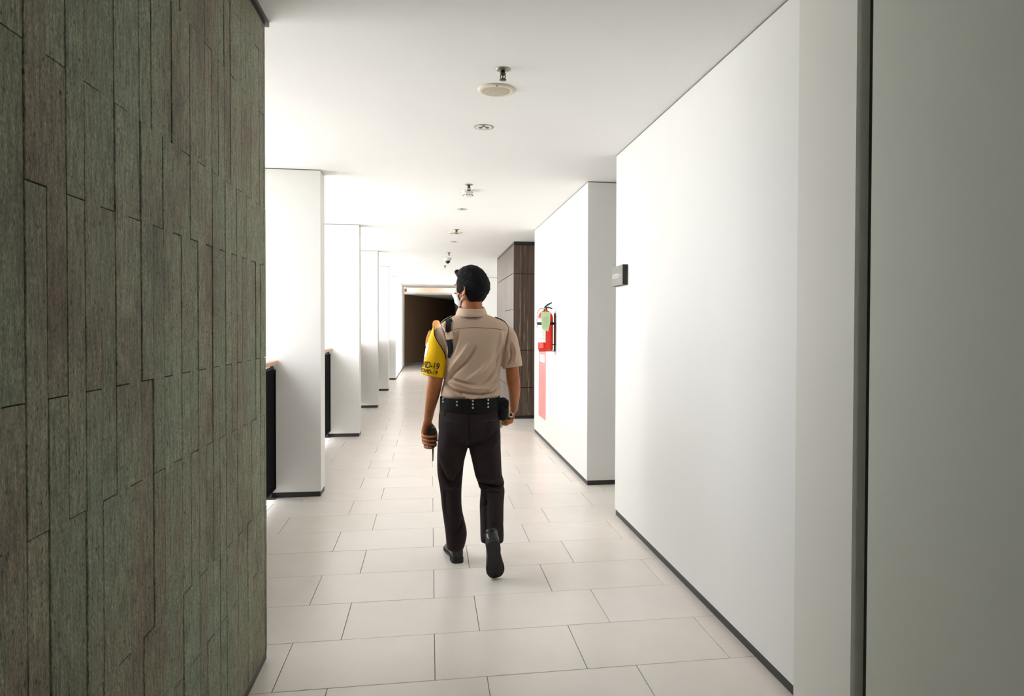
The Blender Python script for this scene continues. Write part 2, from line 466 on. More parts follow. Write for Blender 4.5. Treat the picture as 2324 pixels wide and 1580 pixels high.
# ------------------------------------------------------------------ balcony railings between the piers
XRL = -1.225
def railing(y0, y1, label):
    t = root('balcony_railing', (XRL, (y0 + y1) / 2, 0), label, 'railing', 'railings along the open side')
    mk('handrail', *bevelled(boxg(XRL - 0.03, XRL + 0.045, y0 + .002, y1 - .002, 1.05, 1.086), 0.006, 2), M_RAIL, t, label='light wooden handrail')
    mk('top_rail', *bevelled(boxg(XRL - 0.012, XRL + 0.012, y0 + .002, y1 - .002, 1.012, 1.03), 0.002), M_BLACK, t)
    n = 3; w = (y1 - y0) / n
    for k in range(n):
        a, b = y0 + k * w + 0.004, y0 + (k + 1) * w - 0.004
        p = mk('infill_panel', *bevelled(boxg(XRL + 0.004, XRL + 0.02, a, b, 0.085, 1.004), 0.002), M_INFILL, t)
        fr = []
        for (ya, yb, za, zb) in ((a, a + .03, .075, 1.012), (b - .03, b, .075, 1.012), (a, b, .075, .1), (a, b, .99, 1.012)):
            fr.append(boxg(XRL - 0.006, XRL + 0.026, ya, yb, za, zb))
        mk('panel_frame', *join(*fr), M_INFILL, p)
    for k in range(n + 1):
        yp = min(max(y0 + k * w, y0 + 0.03), y1 - 0.03)
        po = mk('post', *bevelled(boxg(XRL - 0.03, XRL + 0.002, yp - .02, yp + .02, 0.012, 1.03), 0.003), M_BLACK, t)
        mk('foot_plate', *bevelled(boxg(XRL - 0.05, XRL + 0.03, yp - .03, yp + .03, 0.0, 0.014), 0.002), M_BLACK, po)
        mk('bracket', *bevelled(boxg(XRL - 0.012, XRL + 0.012, yp - .012, yp + .012, 1.028, 1.052), 0.002), M_DARKTRIM, po)
bays = [(YE + .015, FIN[0])] + [(FIN[i] + .22, FIN[i + 1]) for i in range(4)]
names = ['between plank wall and nearest white pier'] + ['between %s piers past plank wall' % q for q in ('first and second', 'second and third', 'third and fourth', 'fourth and fifth')]
for (a, b), nm in zip(bays, names): railing(a, b, 'black panel railing with wooden handrail ' + nm)

# ------------------------------------------------------------------ dark wood panelled block
XC0, YC0, YC1 = 1.195, 10.155, 12.746
pb = root('wood_panelled_cupboard', (1.7, 11.4, 0), 'floor-to-ceiling dark striped wood panelled cupboard block past the fire extinguisher wall', 'cupboard')
mk('core', *boxg(XC0 + .02, 2.7, YC0 + .02, YC1 - .02, 0.0, ZC - .002), M_BLACK, pb)
mk('plinth', *boxg(XC0 + .008, 2.7, YC0 + .008, YC1 - .01, 0.0, 0.036), M_BLACK, pb)
mk('top_trim', *boxg(XC0 + .004, 2.7, YC0 + .004, YC1 - .01, 2.543, ZC - .002), M_BLACK, pb)
zs = [0.04, 0.456, 1.005, 2.118, 2.541]
for a, b in zip(zs[:-1], zs[1:]):
    for xa, xb in ((XC0 + .002, 1.86), (1.868, 2.5)):
        mk('panel', *bevelled(boxg(xa, xb, YC0, YC0 + .02, a + .005, b - .005), .0015), M_WOOD, pb)
for ya, yb, zz in ((YC0 + .004, 11.35, [0.04, 0.43, 1.6, 2.13, 2.541]), (11.356, YC1, [0.04, 0.43, 2.13, 2.541])):
    for a, b in zip(zz[:-1], zz[1:]):
        mk('panel', *bevelled(boxg(XC0, XC0 + .02, ya, yb, a + .004, b - .004), .0015), M_WOOD, pb)

# ------------------------------------------------------------------ ceiling fittings
M_CHROME = plain('dull_chrome', (150, 148, 142), 0.3, 0.9)
M_BRASS = plain('dark_bronze', (92, 84, 72), 0.4, 0.8)
M_WPLAST = plain('white_plastic', (236, 234, 228), 0.45)
M_CREAM = plain('cream_plastic', (232, 220, 200), 0.5)
M_GRILLE = NT('speaker_grille', rgb(196, 184, 166), 0.6)
_v = M_GRILLE.coord('Object'); _vo = M_GRILLE.n('ShaderNodeTexVoronoi'); _vo.inputs['Scale'].default_value = 260; M_GRILLE.l(_v, _vo.inputs['Vector'])
M_GRILLE.l(M_GRILLE.ramp(_vo.outputs['Distance'], [(0.2, rgb(150, 138, 120)), (0.45, rgb(204, 193, 176))]), M_GRILLE.b.inputs['Base Color']); M_GRILLE = M_GRILLE.m
M_BULB = plain('dark_reflector', (120, 116, 110), 0.25, 0.7)

def sprinkler(x, y, label):
    t = root('fire_sprinkler', (x, y, ZC), label, 'sprinkler', 'pendent fire sprinklers on the ceiling')
    D = (0, 0, -1)
    mk('escutcheon', *lathe((x, y, ZC), [(0.001, 0), (0.036, 0.0), (0.036, .003), (0.02, .008), (0.001, .009)], D), M_CHROME, t, True)
    mk('stem', *lathe((x, y, ZC), [(0.011, .004), (0.011, .018), (0.014, .02), (0.014, .027), (0.007, .03), (.001, .03)], D, 14), M_BRASS, t, True)
    for s in (-1, 1):
        mk('frame_arm', *tube([(x + s * .008, y, ZC - .026), (x + s * .012, y, ZC - .037), (x + s * .003, y, ZC - .05)], .0025, 6, 3), M_BRASS, t, True)
    mk('bulb', *tube([(x, y, ZC - .03), (x, y, ZC - .046)], .003, 6, 2), plain('red_glass', (150, 50, 40), 0.2), t, True)
    mk('deflector', *lathe((x, y, ZC), [(0.001, .049), (0.017, .049), (0.018, .052), (0.001, .053)], D, 16), M_BRASS, t, True)
def speaker(x, y, label):
    t = root('ceiling_speaker', (x, y, ZC), label, 'speaker', 'round ceiling speakers')
    D = (0, 0, -1)
    mk('rim', *lathe((x, y, ZC), [(0.070, .001), (0.097, .0), (0.098, .004), (0.088, .011), (0.076, .012), (0.07, .009)], D, 40, False), M_CREAM, t, True)
    mk('grille', *lathe((x, y, ZC), [(0.001, .0), (0.076, .0), (0.076, .009), (0.06, .0105), (0.001, .011)], D, 40), M_GRILLE, t, True)
    mk('maker_mark', *bevelled(boxg(x - .012, x + .0, y - .089, y - .082, ZC - .0125, ZC - .009), .0005), M_BRASS, t)
def downlight(x, y, label, sm=1.0):
    t = root('downlight', (x, y, ZC), label, 'downlight', 'recessed downlights')
    D = (0, 0, -1); s = sm
    mk('bezel', *lathe((x, y, ZC), [(0.046 * s, .0005), (0.052 * s, .0), (0.053 * s, .002), (0.050 * s, .004), (0.046 * s, .003)], D, 32, False), M_CHROME, t, True)
    mk('reflector', *lathe((x, y, ZC), [(0.047 * s, .0028), (0.04 * s, .0016), (0.03 * s, .0010), (.001, .0008)], D, 32, False), M_WPLAST, t, True)
    for k in range(3):
        a = k * 2.1 + .4
        mk('lamp_chip', *lathe((x + .02 * s * math.cos(a), y + .02 * s * math.sin(a), ZC), [(.001, .001), (.011 * s, .001), (.009 * s, .005), (.001, .006)], D, 12), M_BULB, t, True)
sprinkler(0.341, 3.359, 'small fire sprinkler just before the larger cream ceiling speaker')
speaker(0.338, 3.651, 'round cream ceiling speaker beside the sprinkler nearest the plank wall')
downlight(0.324, 4.348, 'round recessed downlight between the cream speaker and the smoke detector', 1.15)
sprinkler(0.329, 6.142, 'fire sprinkler beside the white smoke detector')
downlight(0.33, 7.454, 'recessed downlight just past the smoke detector')
sprinkler(0.327, 9.037, 'fire sprinkler beside the second ceiling speaker')
speaker(0.321, 9.339, 'second round ceiling speaker further along, past the smoke detector')
downlight(0.337, 10.374, 'recessed downlight between the second speaker and the security camera')
sprinkler(0.306, 11.889, 'fire sprinkler just before the dome security camera')
sprinkler(0.293, 14.528, 'fire sprinkler beyond the dome security camera')
downlight(0.308, 19.4, 'faint recessed downlight near the dark end of the corridor')
x, y = 0.336, 6.424
t = root('smoke_detector', (x, y, ZC), 'white round smoke detector with dark vents on the ceiling', 'smoke detector')
D = (0, 0, -1)
mk('base', *lathe((x, y, ZC), [(.001, 0), (.062, 0), (.062, .008), (.056, .012), (.001, .012)], D, 32), M_WPLAST, t, True)
mk('head', *lathe((x, y, ZC), [(.001, .011), (.050, .012), (.048, .03), (.036, .05), (.03, .054), (.001, .055)], D, 32), M_WPLAST, t, True)
for k in range(10):
    a = k * math.pi / 5
    c = np.array([x + .0425 * math.cos(a), y + .0425 * math.sin(a), ZC - .042])
    mk('vent', *sphere(c, .0055, .0055, .0045, None, 8, 6), M_BLACK, t, True)
x, y = 0.308, 12.904
t = root('dome_camera', (x, y, ZC), 'white dome security camera with black lens on the ceiling', 'security camera')
mk('base', *lathe((x, y, ZC), [(.001, 0), (.068, 0), (.068, .02), (.058, .045), (.052, .05), (.001, .05)], D, 32), M_WPLAST, t, True)
mk('dome', *sphere((x, y - .01, ZC - .055), .046, .046, .046), plain('black_dome', (16, 16, 18), 0.08), t, True)
mk('lens', *sphere((x, y - .052, ZC - .07), .012, .008, .012, None, 12, 8), plain('camera_lens', (60, 60, 66), 0.05), t, True)

# ------------------------------------------------------------------ restroom sign
SX0, SY0, SY1, SZ0, SZ1 = XR - 0.038, 4.598, 4.882, 1.644, 1.781
t = root('restroom_sign', (XR, (SY0 + SY1) / 2, SZ0), 'black box sign with a grey face reading RESTROOM on the white wall', 'sign')
mk('sign_box', *bevelled(boxg(SX0 + .002, XR, SY0, SY1, SZ0, SZ1), .0015), M_BLACK, t)
M_SIGN = plain('brushed_grey_face', (104, 101, 94), 0.4, 0.2)
mk('face_plate', *bevelled(boxg(SX0, SX0 + .003, SY0 + .001, SY1 - .001, SZ0 + .001, SZ1 - .001), .0006), M_SIGN, t, label='grey metal face')
M_LET = plain('white_lettering', (245, 243, 236), 0.5)
def sign_map(V): return [(SX0 - .0006 - p[2], SY1 - .028 - p[0], SZ0 + .052 + p[1]) for p in V]
tv, tf = text_geo('RESTROOM', 0.036, 0.0012)
w_ = max(p[0] for p in tv); tv = [(p[0] * 0.165 / w_, p[1] * 1.25, p[2]) for p in tv]
mk('lettering', sign_map(tv), tf, M_LET, t, label='white capital letters')
ar = [(0.195, 0.016), (0.212, 0.036), (0.212, -0.004)]
av = [(a, b, z) for z in (0, .0012) for a, b in ar]
mk('arrow', sign_map(av), [(0, 1, 2), (5, 4, 3), (0, 3, 4, 1), (1, 4, 5, 2), (2, 5, 3, 0)], M_LET, t, label='white arrow pointing to the opening')
mk('divider_line', *boxg(SX0 - .0012, SX0 - .0002, SY1 - .235, SY1 - .232, SZ0 + .02, SZ1 - .02), M_LET, t)

# ------------------------------------------------------------------ fire extinguisher and its wall sticker
ex, ey = 1.215, 7.40
t = root('fire_extinguisher', (ex, ey, 1.097), 'red fire extinguisher with a green tag hung on the white wall', 'fire extinguisher')
M_RED = plain('red_enamel', (226, 36, 10), 0.25)
U = (0, 0, 1); z0 = 1.097
mk('cylinder', *lathe((ex, ey, z0), [(.001, 0), (.07, 0), (.078, .008), (.080, .03), (.080, .345), (.076, .375), (.06, .405), (.035, .425), (.025, .43), (.001, .43)], U, 32), M_RED, t, True, auto=50)
hd = mk('valve', *lathe((ex, ey, z0), [(.001, .425), (.022, .425), (.022, .445), (.016, .45), (.016, .465), (.001, .466)], U, 16), M_BRASS, t, True)
mk('lower_handle', *tube([(ex, ey, z0 + .455), (ex + .03, ey - .02, z0 + .462), (ex + .062, ey - .045, z0 + .45)], [.009, .009, .006], 8, 4), M_BLACK, t, True)
mk('upper_lever', *tube([(ex - .01, ey, z0 + .462), (ex + .02, ey - .02, z0 + .49), (ex + .055, ey - .045, z0 + .51)], [.008, .010, .007], 8, 4), M_BLACK, t, True)
mk('pressure_gauge', *lathe((ex - .012, ey - .014, z0 + .445), [(.001, 0), (.014, 0), (.014, .012), (.001, .013)], (-.3, -1, 0), 16), M_CHROME, t, True)
mk('hose', *tube([(ex - .015, ey + .005, z0 + .455), (ex - .07, ey + .01, z0 + .44), (ex - .094, ey - .01, z0 + .36), (ex - .094, ey - .02, z0 + .24)], .0045, 8, 6), plain('grey_rubber', (176, 174, 170), .6), t, True)
mk('strap', *lathe((ex, ey, z0), [(.080, .275), (.083, .275), (.083, .305), (.080, .305)], U, 32, False), M_BLACK, t, True)
for s in (-1, 1):
    mk('strap_end', *bevelled(boxg(ex + s * .084 - .012, ex + s * .084 + .012, ey - .012, ey + .012, z0 + .278, z0 + .302), .002), M_BLACK, t)
mk('wall_bracket', *join(boxg(XR - .008, XR, ey - .03, ey + .03, z0 - .005, z0 + .40), boxg(ex - .07, XR, ey - .025, ey + .025, z0 - .008, z0), boxg(ex + .078, XR, ey - .012, ey + .012, z0 + .28, z0 + .30), boxg(ex + .078, XR, ey - .008, ey + .008, z0 + .06, z0 + .07), boxg(XR - .02, XR - .013, ey - .05, ey - .043, z0, z0 + .40), boxg(XR - .02, XR, ey - .05, ey - .043, z0 + .36, z0 + .37), boxg(XR - .02, XR, ey - .05, ey - .043, z0 + .06, z0 + .07)), M_BLACK, t)
def wrap(a0, a1, za, zb, r, n=12):
    V = []; Fc = []
    for i in range(n + 1):
        a = math.radians(a0 + (a1 - a0) * i / n)
        for z in (za, zb):
            for q in (r, r + .0012): V.append((ex + q * math.cos(a), ey + q * math.sin(a), z))
    for i in range(n):
        k = i * 4; m = k + 4
        Fc += [(k, m, m + 2, k + 2), (k + 1, k + 3, m + 3, m + 1), (k, k + 1, m + 1, m), (k + 2, m + 2, m + 3, k + 3)]
    Fc += [(0, 2, 3, 1), (n * 4, n * 4 + 1, n * 4 + 3, n * 4 + 2)]
    return V, Fc
M_PAPER = plain('white_label_paper', (238, 238, 232), 0.6)
lb = mk('paper_label', *wrap(165, 262, z0 + .09, z0 + .345, .0804), M_PAPER, t, label='white paper label')
M_INK = plain('grey_print', (170, 150, 140), 0.7)
for k in range(5):
    mk('print_line', *wrap(190, 250, z0 + .13 + .03 * k, z0 + .132 + .03 * k, .0818), M_INK, lb)
mk('data_plate', *wrap(215, 246, z0 + .03, z0 + .08, .0804), plain('red_pink_plate', (226, 96, 84), 0.5), t)
M_GREEN = plain('green_card', (188, 212, 164), 0.6)
tag_pts = [(-.062, .415), (.04, .41), (.034, .30), (.014, .205), (-.052, .235), (-.058, .33)]
tv = [(ex + a, ey - .088 - .012 * (z > .3), z0 + b + 0 * z) for z in (0, 1) for a, b in tag_pts]
tv = [(p[0], ey - .088 - (.0015 if i >= 6 else 0) + (.02 * max(0, (p[2] - z0 - .33) / .08)), p[2]) for i, p in enumerate(tv)]
tg = mk('inspection_tag', tv, [tuple(range(5, -1, -1)), tuple(range(6, 12))] + [(i, (i + 1) % 6, (i + 1) % 6 + 6, i + 6) for i in range(6)], M_GREEN, t, label='pale green inspection card')
mk('tag_string', *tube([(ex, ey - .02, z0 + .45), (ex - .008, ey - .075, z0 + .40)], .002, 6, 2), plain('yellow_string', (220, 190, 70), .7), t)
for k in range(6):
    zz = z0 + .255 + .02 * k
    mk('print_line', *boxg(ex - .04, ex + .018, ey - .0905 - 0, ey - .0895, zz, zz + .002), plain('green_print', (140, 170, 124), .7), tg)
ts = root('wall_sticker', (XR, 8.27, 0.26), 'tall faded red strip sticker on the wall under the fire extinguisher', 'sticker')
M_PINK = m_cloth('faded_red_vinyl', (238, 152, 148), 14, 60, 0.5, 3)
mk('strip', *boxg(XR - .0016, XR, 8.0, 8.53, 0.262, 1.30), M_PINK, ts)
lbp = mk('label_patch', *boxg(XR - .0026, XR - .0016, 8.08, 8.44, 0.93, 1.02), M_PAPER, ts, label='small white lettered patch')
for k in range(4):
    mk('print_stroke', *boxg(XR - .0032, XR - .0026, 8.13 + .075 * k, 8.155 + .075 * k, .948, 1.002), M_PINK, lbp)

# ------------------------------------------------------------------ the walking guard
YM = 3.97
S = 0.00249                                            # metres for one photograph pixel at the guard's distance
M_SKIN = m_skin('warm_brown_skin', (178, 110, 66))
M_SHIRT = m_cloth('taupe_shirt_cloth', (206, 179, 156), 6, 700)
M_TROU = m_cloth('dark_brown_trouser_cloth', (44, 36, 36), 5, 700)
M_HAIR = NT('black_hair', rgb(13, 12, 13), 0.75, 0, 0.2)
_v = M_HAIR.coord('Object', (1, 1, .25)); M_HAIR.bump(M_HAIR.noise(_v, 420, 4), 0.6, 0.004); M_HAIR = M_HAIR.m
M_LEATH = NT('black_leather', rgb(24, 24, 25), 0.28); _v = M_LEATH.coord('Object'); M_LEATH.bump(M_LEATH.noise(_v, 240, 3), 0.12, 0.002); M_LEATH = M_LEATH.m
M_SOLE = plain('black_rubber_sole', (20, 19, 19), 0.7)
M_WEB = m_cloth('black_webbing', (24, 24, 24), 3, 900, 0.8)
M_YEL = m_cloth('yellow_cloth', (252, 200, 10), 4, 600, 0.7)
M_MASK = m_cloth('white_mask_cloth', (238, 240, 240), 4, 700, 0.8)
M_STEEL = plain('nickel_eyelet', (210, 208, 200), 0.25, 0.9)
M_BLKP = plain('black_plastic', (18, 18, 18), 0.4)

base = W(1068, 1290, YM); base[2] = 0
man = root('person', (base[0], YM, 0), 'security guard walking away in taupe uniform shirt, yellow armband and white face mask', 'person')

# --- head: radial shape in the head's own frame (x to the guard's right, y ahead, z up)
TH = math.radians(48)
HC = W(1069.5, 655, YM); HC[1] += 0.012
HR = np.array([[math.cos(TH), -math.sin(TH), 0], [math.sin(TH), math.cos(TH), 0], [0, 0, 1]])
tilt = math.radians(-3)
HR = HR @ np.array([[1, 0, 0], [0, math.cos(tilt), -math.sin(tilt)], [0, math.sin(tilt), math.cos(tilt)]])
def sst(a, b, x): 
    t = np.clip((x - a) / (b - a), 0, 1); return t * t * (3 - 2 * t)
def head_pt(d):
    """point of the head surface in direction d (head frame)"""
    a, b, c = .0755, .097, .119
    r = 1 / math.sqrt((d[0] / a) ** 2 + (d[1] / b) ** 2 + (d[2] / c) ** 2)
    x, y, z = r * d[0], r * d[1], r * d[2]
    if z < 0:
        t = -z / .119
        x *= 1 - .26 * t * t
        if y < 0: y *= 1 - .38 * t
        else: y *= 1 + .10 * t
    if y < 0 and z > -.03: y *= 1.04
    if y > .03:
        f = float(sst(.03, .07, y))
        y += f * (.021 * math.exp(-(x / .011) ** 2 - ((z + .028) / .02) ** 2) + .010 * math.exp(-(x / .009) ** 2 - ((z + .005) / .025) ** 2))
        y += f * .005 * math.exp(-((z - .026) / .011) ** 2 - (x / .05) ** 2)
        y -= f * .010 * math.exp(-((abs(x) - .032) / .015) ** 2 - ((z - .006) / .012) ** 2)
        y += f * (.007 * math.exp(-(x / .022) ** 2 - ((z + .066) / .006) ** 2) + .006 * math.exp(-(x / .02) ** 2 - ((z + .077) / .006) ** 2))
        y += f * .006 * math.exp(-(x / .02) ** 2 - ((z + .104) / .014) ** 2)
    return np.array([x, y, z])
def dirs(nu, nv):
    for i in range(1, nv):
        a = math.pi * i / nv - math.pi / 2
        yield [np.array([math.cos(a) * math.cos(2 * math.pi * j / nu), math.cos(a) * math.sin(2 * math.pi * j / nu), math.sin(a)]) for j in range(nu)]
def H(p): return HC + HR @ np.asarray(p, float)
head_g = rings_to_mesh([[H(head_pt(d)) for d in ring] for ring in dirs(72, 48)])
def ear(s):
    """ear as a curved shell: rim tube plus thin blade"""
    c = np.array([s * .074, -.008, -.018]); out = np.array([s * .5, -.42, 0.0])
    P = []
    for a in np.linspace(-50, 265, 9):
        t = math.radians(a); q = np.array([0, .5, 0]) 
        rad = .0175 if a < 200 else .0145
        p = c + np.array([s * .012, -.006, 0]) + np.array([s * .006 * math.cos(t + .5), -rad * .95 * math.cos(t) * .9, rad * 1.6 * math.sin(t) + .002])
        P.append(H(p))
    g1 = tube(P, .0042, 8, 3)
    Rl = HR @ np.array([[math.cos(s * .5), -math.sin(s * .5), 0], [math.sin(s * .5), math.cos(s * .5), 0], [0, 0, 1]])
    g2 = sphere(H(c + np.array([s * .006, -.002, 0])), .007, .016, .026, Rl, 14, 10)
    g3 = sphere(H(c + np.array([s * .006, .004, -.026])), .0055, .008, .009, Rl, 10, 8)
    return join(g1, g2, g3)

def PX(px, py, Y): return W(px, py, Y)
neck_g = tube([PX(1070, 738, 3.975), PX(1071, 705, 3.975), PX(1071, 680, 3.98), H((0, -.02, -.03))], [.072, .061, .058, .055], 20, 5)
torso_in = hloft([[*PX(1070, 715, YM)[:2], PX(1070, 715, YM)[2], .075, .06, .05], [*PX(1072, 745, YM)[:2], PX(1072, 745, YM)[2], .15, .08, .075], [*PX(1073, 800, YM)[:2], PX(1073, 800, YM)[2], .135, .085, .085], [*PX(1069, 870, YM)[:2], PX(1069, 870, YM)[2], .125, .08, .085], [*PX(1066, 960, YM)[:2], PX(1066, 960, YM)[2], .13, .085, .08], [*PX(1066, 990, YM)[:2], PX(1066, 990, YM)[2], .11, .07, .07]])
armL = tube([PX(1024, 752, 3.97), PX(1008, 770, 3.97), PX(995, 815, 3.962), PX(987, 868, 3.955), PX(982, 898, 3.985), PX(976, 928, 4.035), PX(972, 952, 4.075)], [.034, .038, .042, .0415, .037, .029, .0245], 18, 6)
armR = tube([PX(1130, 742, 3.97), PX(1150, 764, 3.97), PX(1160, 815, 3.96), PX(1164, 858, 3.95), PX(1167, 880, 3.975), PX(1167, 905, 4.04), PX(1166, 928, 4.105)], [.04, .04, .037, .0385, .036, .030, .0245], 18, 6)
# legs inside the trousers
legL = tube([PX(1038, 980, 3.98), PX(1022, 1090, 4.02), PX(1030, 1180, 4.06), PX(1036, 1250, 4.08)], [.07, .05, .04, .028], 14, 5)
legR = tube([PX(1095, 980, 3.97), PX(1114, 1095, 3.98), PX(1116, 1170, 3.85), PX(1117, 1226, 3.735)], [.07, .05, .042, .032], 14, 5)

# --- left hand closed on a radio that points down
def finger(P, r0=.0092, r1=.0078): return tube(P, np.linspace(r0, r1, len(P)), 10, 4)
def q(px, py, Y): return PX(px, py, Y)
YH = 4.075
handL = [tube([q(972, 952, YH), q(969, 965, YH + .008), q(967, 980, YH + .016), q(967, 998, YH + .02)], [.0245, .026, .0255, .022], 16, 5, flat=((0.55, -.83, 0), .8)),
         tube([q(963, 970, YH + .01), q(962, 985, YH + .012), q(963, 1004, YH + .014)], [.014, .015, .013], 12, 4)]
for k, yk in enumerate((986, 994.5, 1003, 1011)):
    rr = (.0094, .0096, .009, .0082)[k]; L = (0, 1.5, 0, -5)[k]
    handL.append(finger([q(964 + k * .8, yk, YH + .012), q(959.5 + k * 1.5, yk + 2.5, YH - .006), q(963 + k * 1.5, yk + 5, YH - .034), q(974 + k, yk + 6.5, YH - .047), q(985 + L, yk + 6, YH - .045), q(989.5 + L, yk + 5, YH - .036)], rr, rr * .8))
handL.append(finger([q(977, 963, YH + .012), q(985, 973, YH + .008), q(989.5, 985, YH - .004), q(989.5, 997, YH - .012)], .0125, .009))
# --- right hand closed round a torch that points ahead and down
TA, TB = q(1159.5, 942, 4.035), q(1133, 967.5, 4.175)     # torch tail cap and lens end
ta = unit(TB - TA)
side = unit(np.cross(ta, [0, 0, 1])); upv = np.cross(side, ta)
if side[0] < 0: side = -side
def fist(al, a, r): return TA + ta * al + (side * math.cos(a) + upv * math.sin(a)) * r
handR = [tube([q(1166, 928, 4.105), fist(.075, .75, .036), fist(.07, .35, .034), fist(.068, -.35, .031)], [.0245, .026, .024, .017], 16, 5, flat=(side, .75)),
         tube([fist(.035, .5, .031), fist(.065, .5, .033), fist(.098, .5, .031)], [.015, .017, .015], 12, 4),
         tube([fist(.035, -.1, .029), fist(.065, -.1, .031), fist(.098, -.1, .029)], [.012, .013, .012], 12, 4)]
for k, al in enumerate((.034, .054, .074, .093)):
    rr = (.0082, .009, .0095, .0092)[k]
    handR.append(finger([fist(al, .25, .029), fist(al - .002, -.55, .0275), fist(al - .004, -1.35, .0235), fist(al - .003, -2.1, .0225), fist(al, -2.95, .0215), fist(al + .002, -3.5, .0205)], rr, rr * .82))
handR.append(finger([fist(.085, .95, .034), fist(.105, 1.7, .026), fist(.112, 2.5, .0225), fist(.108, 3.2, .0215)], .0125, .009))
V, N, Fc = remeshed(join(head_g, ear(1), ear(-1), neck_g, torso_in, armL, armR, legL, legR, *handL, *handR), 0.0032, 3, 0.5)
mk('body', V, Fc, M_SKIN, man, True)

# nails on the fingers that show
# --- hair
def hair_pt(d):
    p = head_pt(d); z = p[2]; y = p[1]; ax = abs(p[0])
    top = .016 + .006 * float(sst(.02, .1, y)) * float(sst(.05, .09, z))
    front = .088 - .045 * float(sst(.04, .085, ax)) if False else .074
    k = float(sst(front - .012, front + .004, z + .55 * max(0, -y + .03)))          # hairline on the forehead
    # sides and back reach down to the nape
    back = float(sst(.030, .004, y)) if y > -.05 else 1.0
    nape = float(sst(-.088, -.070, z)) if y < -.02 else float(sst(-.035, -.018, z))
    k2 = back * nape
    burn = float(sst(.040, .030, y)) * float(sst(-.035, -.02, z)) * float(sst(.05, .06, ax))
    kk = max(k, k2, burn)
    thin = 1 - .55 * float(sst(.0, -.08, z))
    t = -.006 + (top * thin + .006) * kk
    n = unit(d * np.array([1, .8, .7]))
    w = .0012 * math.sin(90 * p[0] + 60 * z) * math.sin(70 * p[1] - 50 * z)
    return p + n * (t + w * kk)
hv = [[H(hair_pt(d)) for d in ring] for ring in dirs(120, 80)]
quiff = tube([H((.03, .075, .098)), H((0, .088, .098)), H((-.035, .072, .1))], [.012, .017, .012], 12, 5)
V, N, Fc = remeshed(join(rings_to_mesh(hv), quiff), 0.003, 2, 0.5)
rs = np.random.RandomState(3)
hn = np.sin(V[:, 0] * 310 + 40 * V[:, 2]) * np.sin(V[:, 1] * 290) * np.sin(V[:, 2] * 170 + 50 * V[:, 0])
V = V + N * (hn * .0015 + .0015 * np.sin(V[:, 0] * 130 + 3 * np.sin(V[:, 2] * 60)) * np.sin(V[:, 2] * 90 + V[:, 1] * 80))[:, None]
mk('hair', V, Fc, M_HAIR, man, True, label='short black hair')
M_EYE = plain('eye_white', (232, 228, 220), .2); M_IRIS = plain('dark_iris', (34, 22, 16), .15)
for s in (-1, 1):
    c = np.array([s * .032, head_pt(unit([s * .032, .09, .006]))[1] - .006, .006])
    e = mk('eye', *sphere(H(c), .0115, .0115, .0085, HR, 16, 10), M_EYE, man, True)
    mk('iris', *sphere(H(c + [0, .0095, 0]), .005, .0032, .005, HR, 12, 8), M_IRIS, e, True)
    mk('eyebrow', *tube([H(head_pt(unit([s * .016, .09, .026])) + [0, .002, 0]), H(head_pt(unit([s * .034, .088, .03])) + [0, .002, 0]), H(head_pt(unit([s * .052, .072, .026])) + [s * .001, .002, 0])], [.003, .0036, .002], 8, 4), M_HAIR, man, True)

# --- face mask
def mask_grid(off):
    G = []
    for i in range(15):
        row = []
        for j in range(25):
            u = -1 + 2 * j / 24; v = i / 14
            az = u * 1.12
            zt = -.012 - .022 * abs(u) ** 1.6; zb = -.172 + .070 * abs(u) ** 2.2
            z = zt + (zb - zt) * v
            yy = .097 * math.cos(az) + .001; xx = .0755 * math.sin(az)
            d = unit([xx, yy, z]); p = head_pt(d)
            bulge = off + .016 * (1 - abs(u) ** 2) * math.sin(math.pi * min(1, .15 + v * .8)) + .0015 * math.sin(v * 18) * (1 - abs(u))
            p = p + unit([d[0], d[1], d[2] * .3]) * (bulge + .004)
            row.append(H(p))
        G.append(row)
    return G
Ga, Gb = mask_grid(.003), mask_grid(.0)
nv_, nu_ = 15, 25
V = [p for r in Ga for p in r] + [p for r in Gb for p in r]; Fc = []; N0 = nv_ * nu_
for i in range(nv_ - 1):
    for j in range(nu_ - 1):
        a = i * nu_ + j
        Fc += [(a, a + 1, a + nu_ + 1, a + nu_), (N0 + a, N0 + a + nu_, N0 + a + nu_ + 1, N0 + a + 1)]
rim = [j for j in range(nu_)] + [i * nu_ + nu_ - 1 for i in range(1, nv_)] + [(nv_ - 1) * nu_ + j for j in range(nu_ - 2, -1, -1)] + [i * nu_ for i in range(nv_ - 2, 0, -1)]
for a, b in zip(rim, rim[1:] + rim[:1]): Fc.append((a, N0 + a, N0 + b, b))
fm = mk('face_mask', V, Fc, M_MASK, man, True, label='white face mask')
for s, jj in ((-1, 0), (1, nu_ - 1)):
    e1 = H((s * .084, -.014, .008)); e2 = H((s * .083, -.016, -.044))
    mk('ear_loop', *tube([Ga[1][jj], (np.array(Ga[1][jj]) + e1) / 2 + HR @ np.array([s * .003, 0, 0]), e1], .0028, 8, 4), M_MASK, fm, True)
    mk('ear_loop', *tube([Ga[12][jj], (np.array(Ga[12][jj]) + e2) / 2 + HR @ np.array([s * .004, 0, 0]), e2], .0028, 8, 4), M_MASK, fm, True)

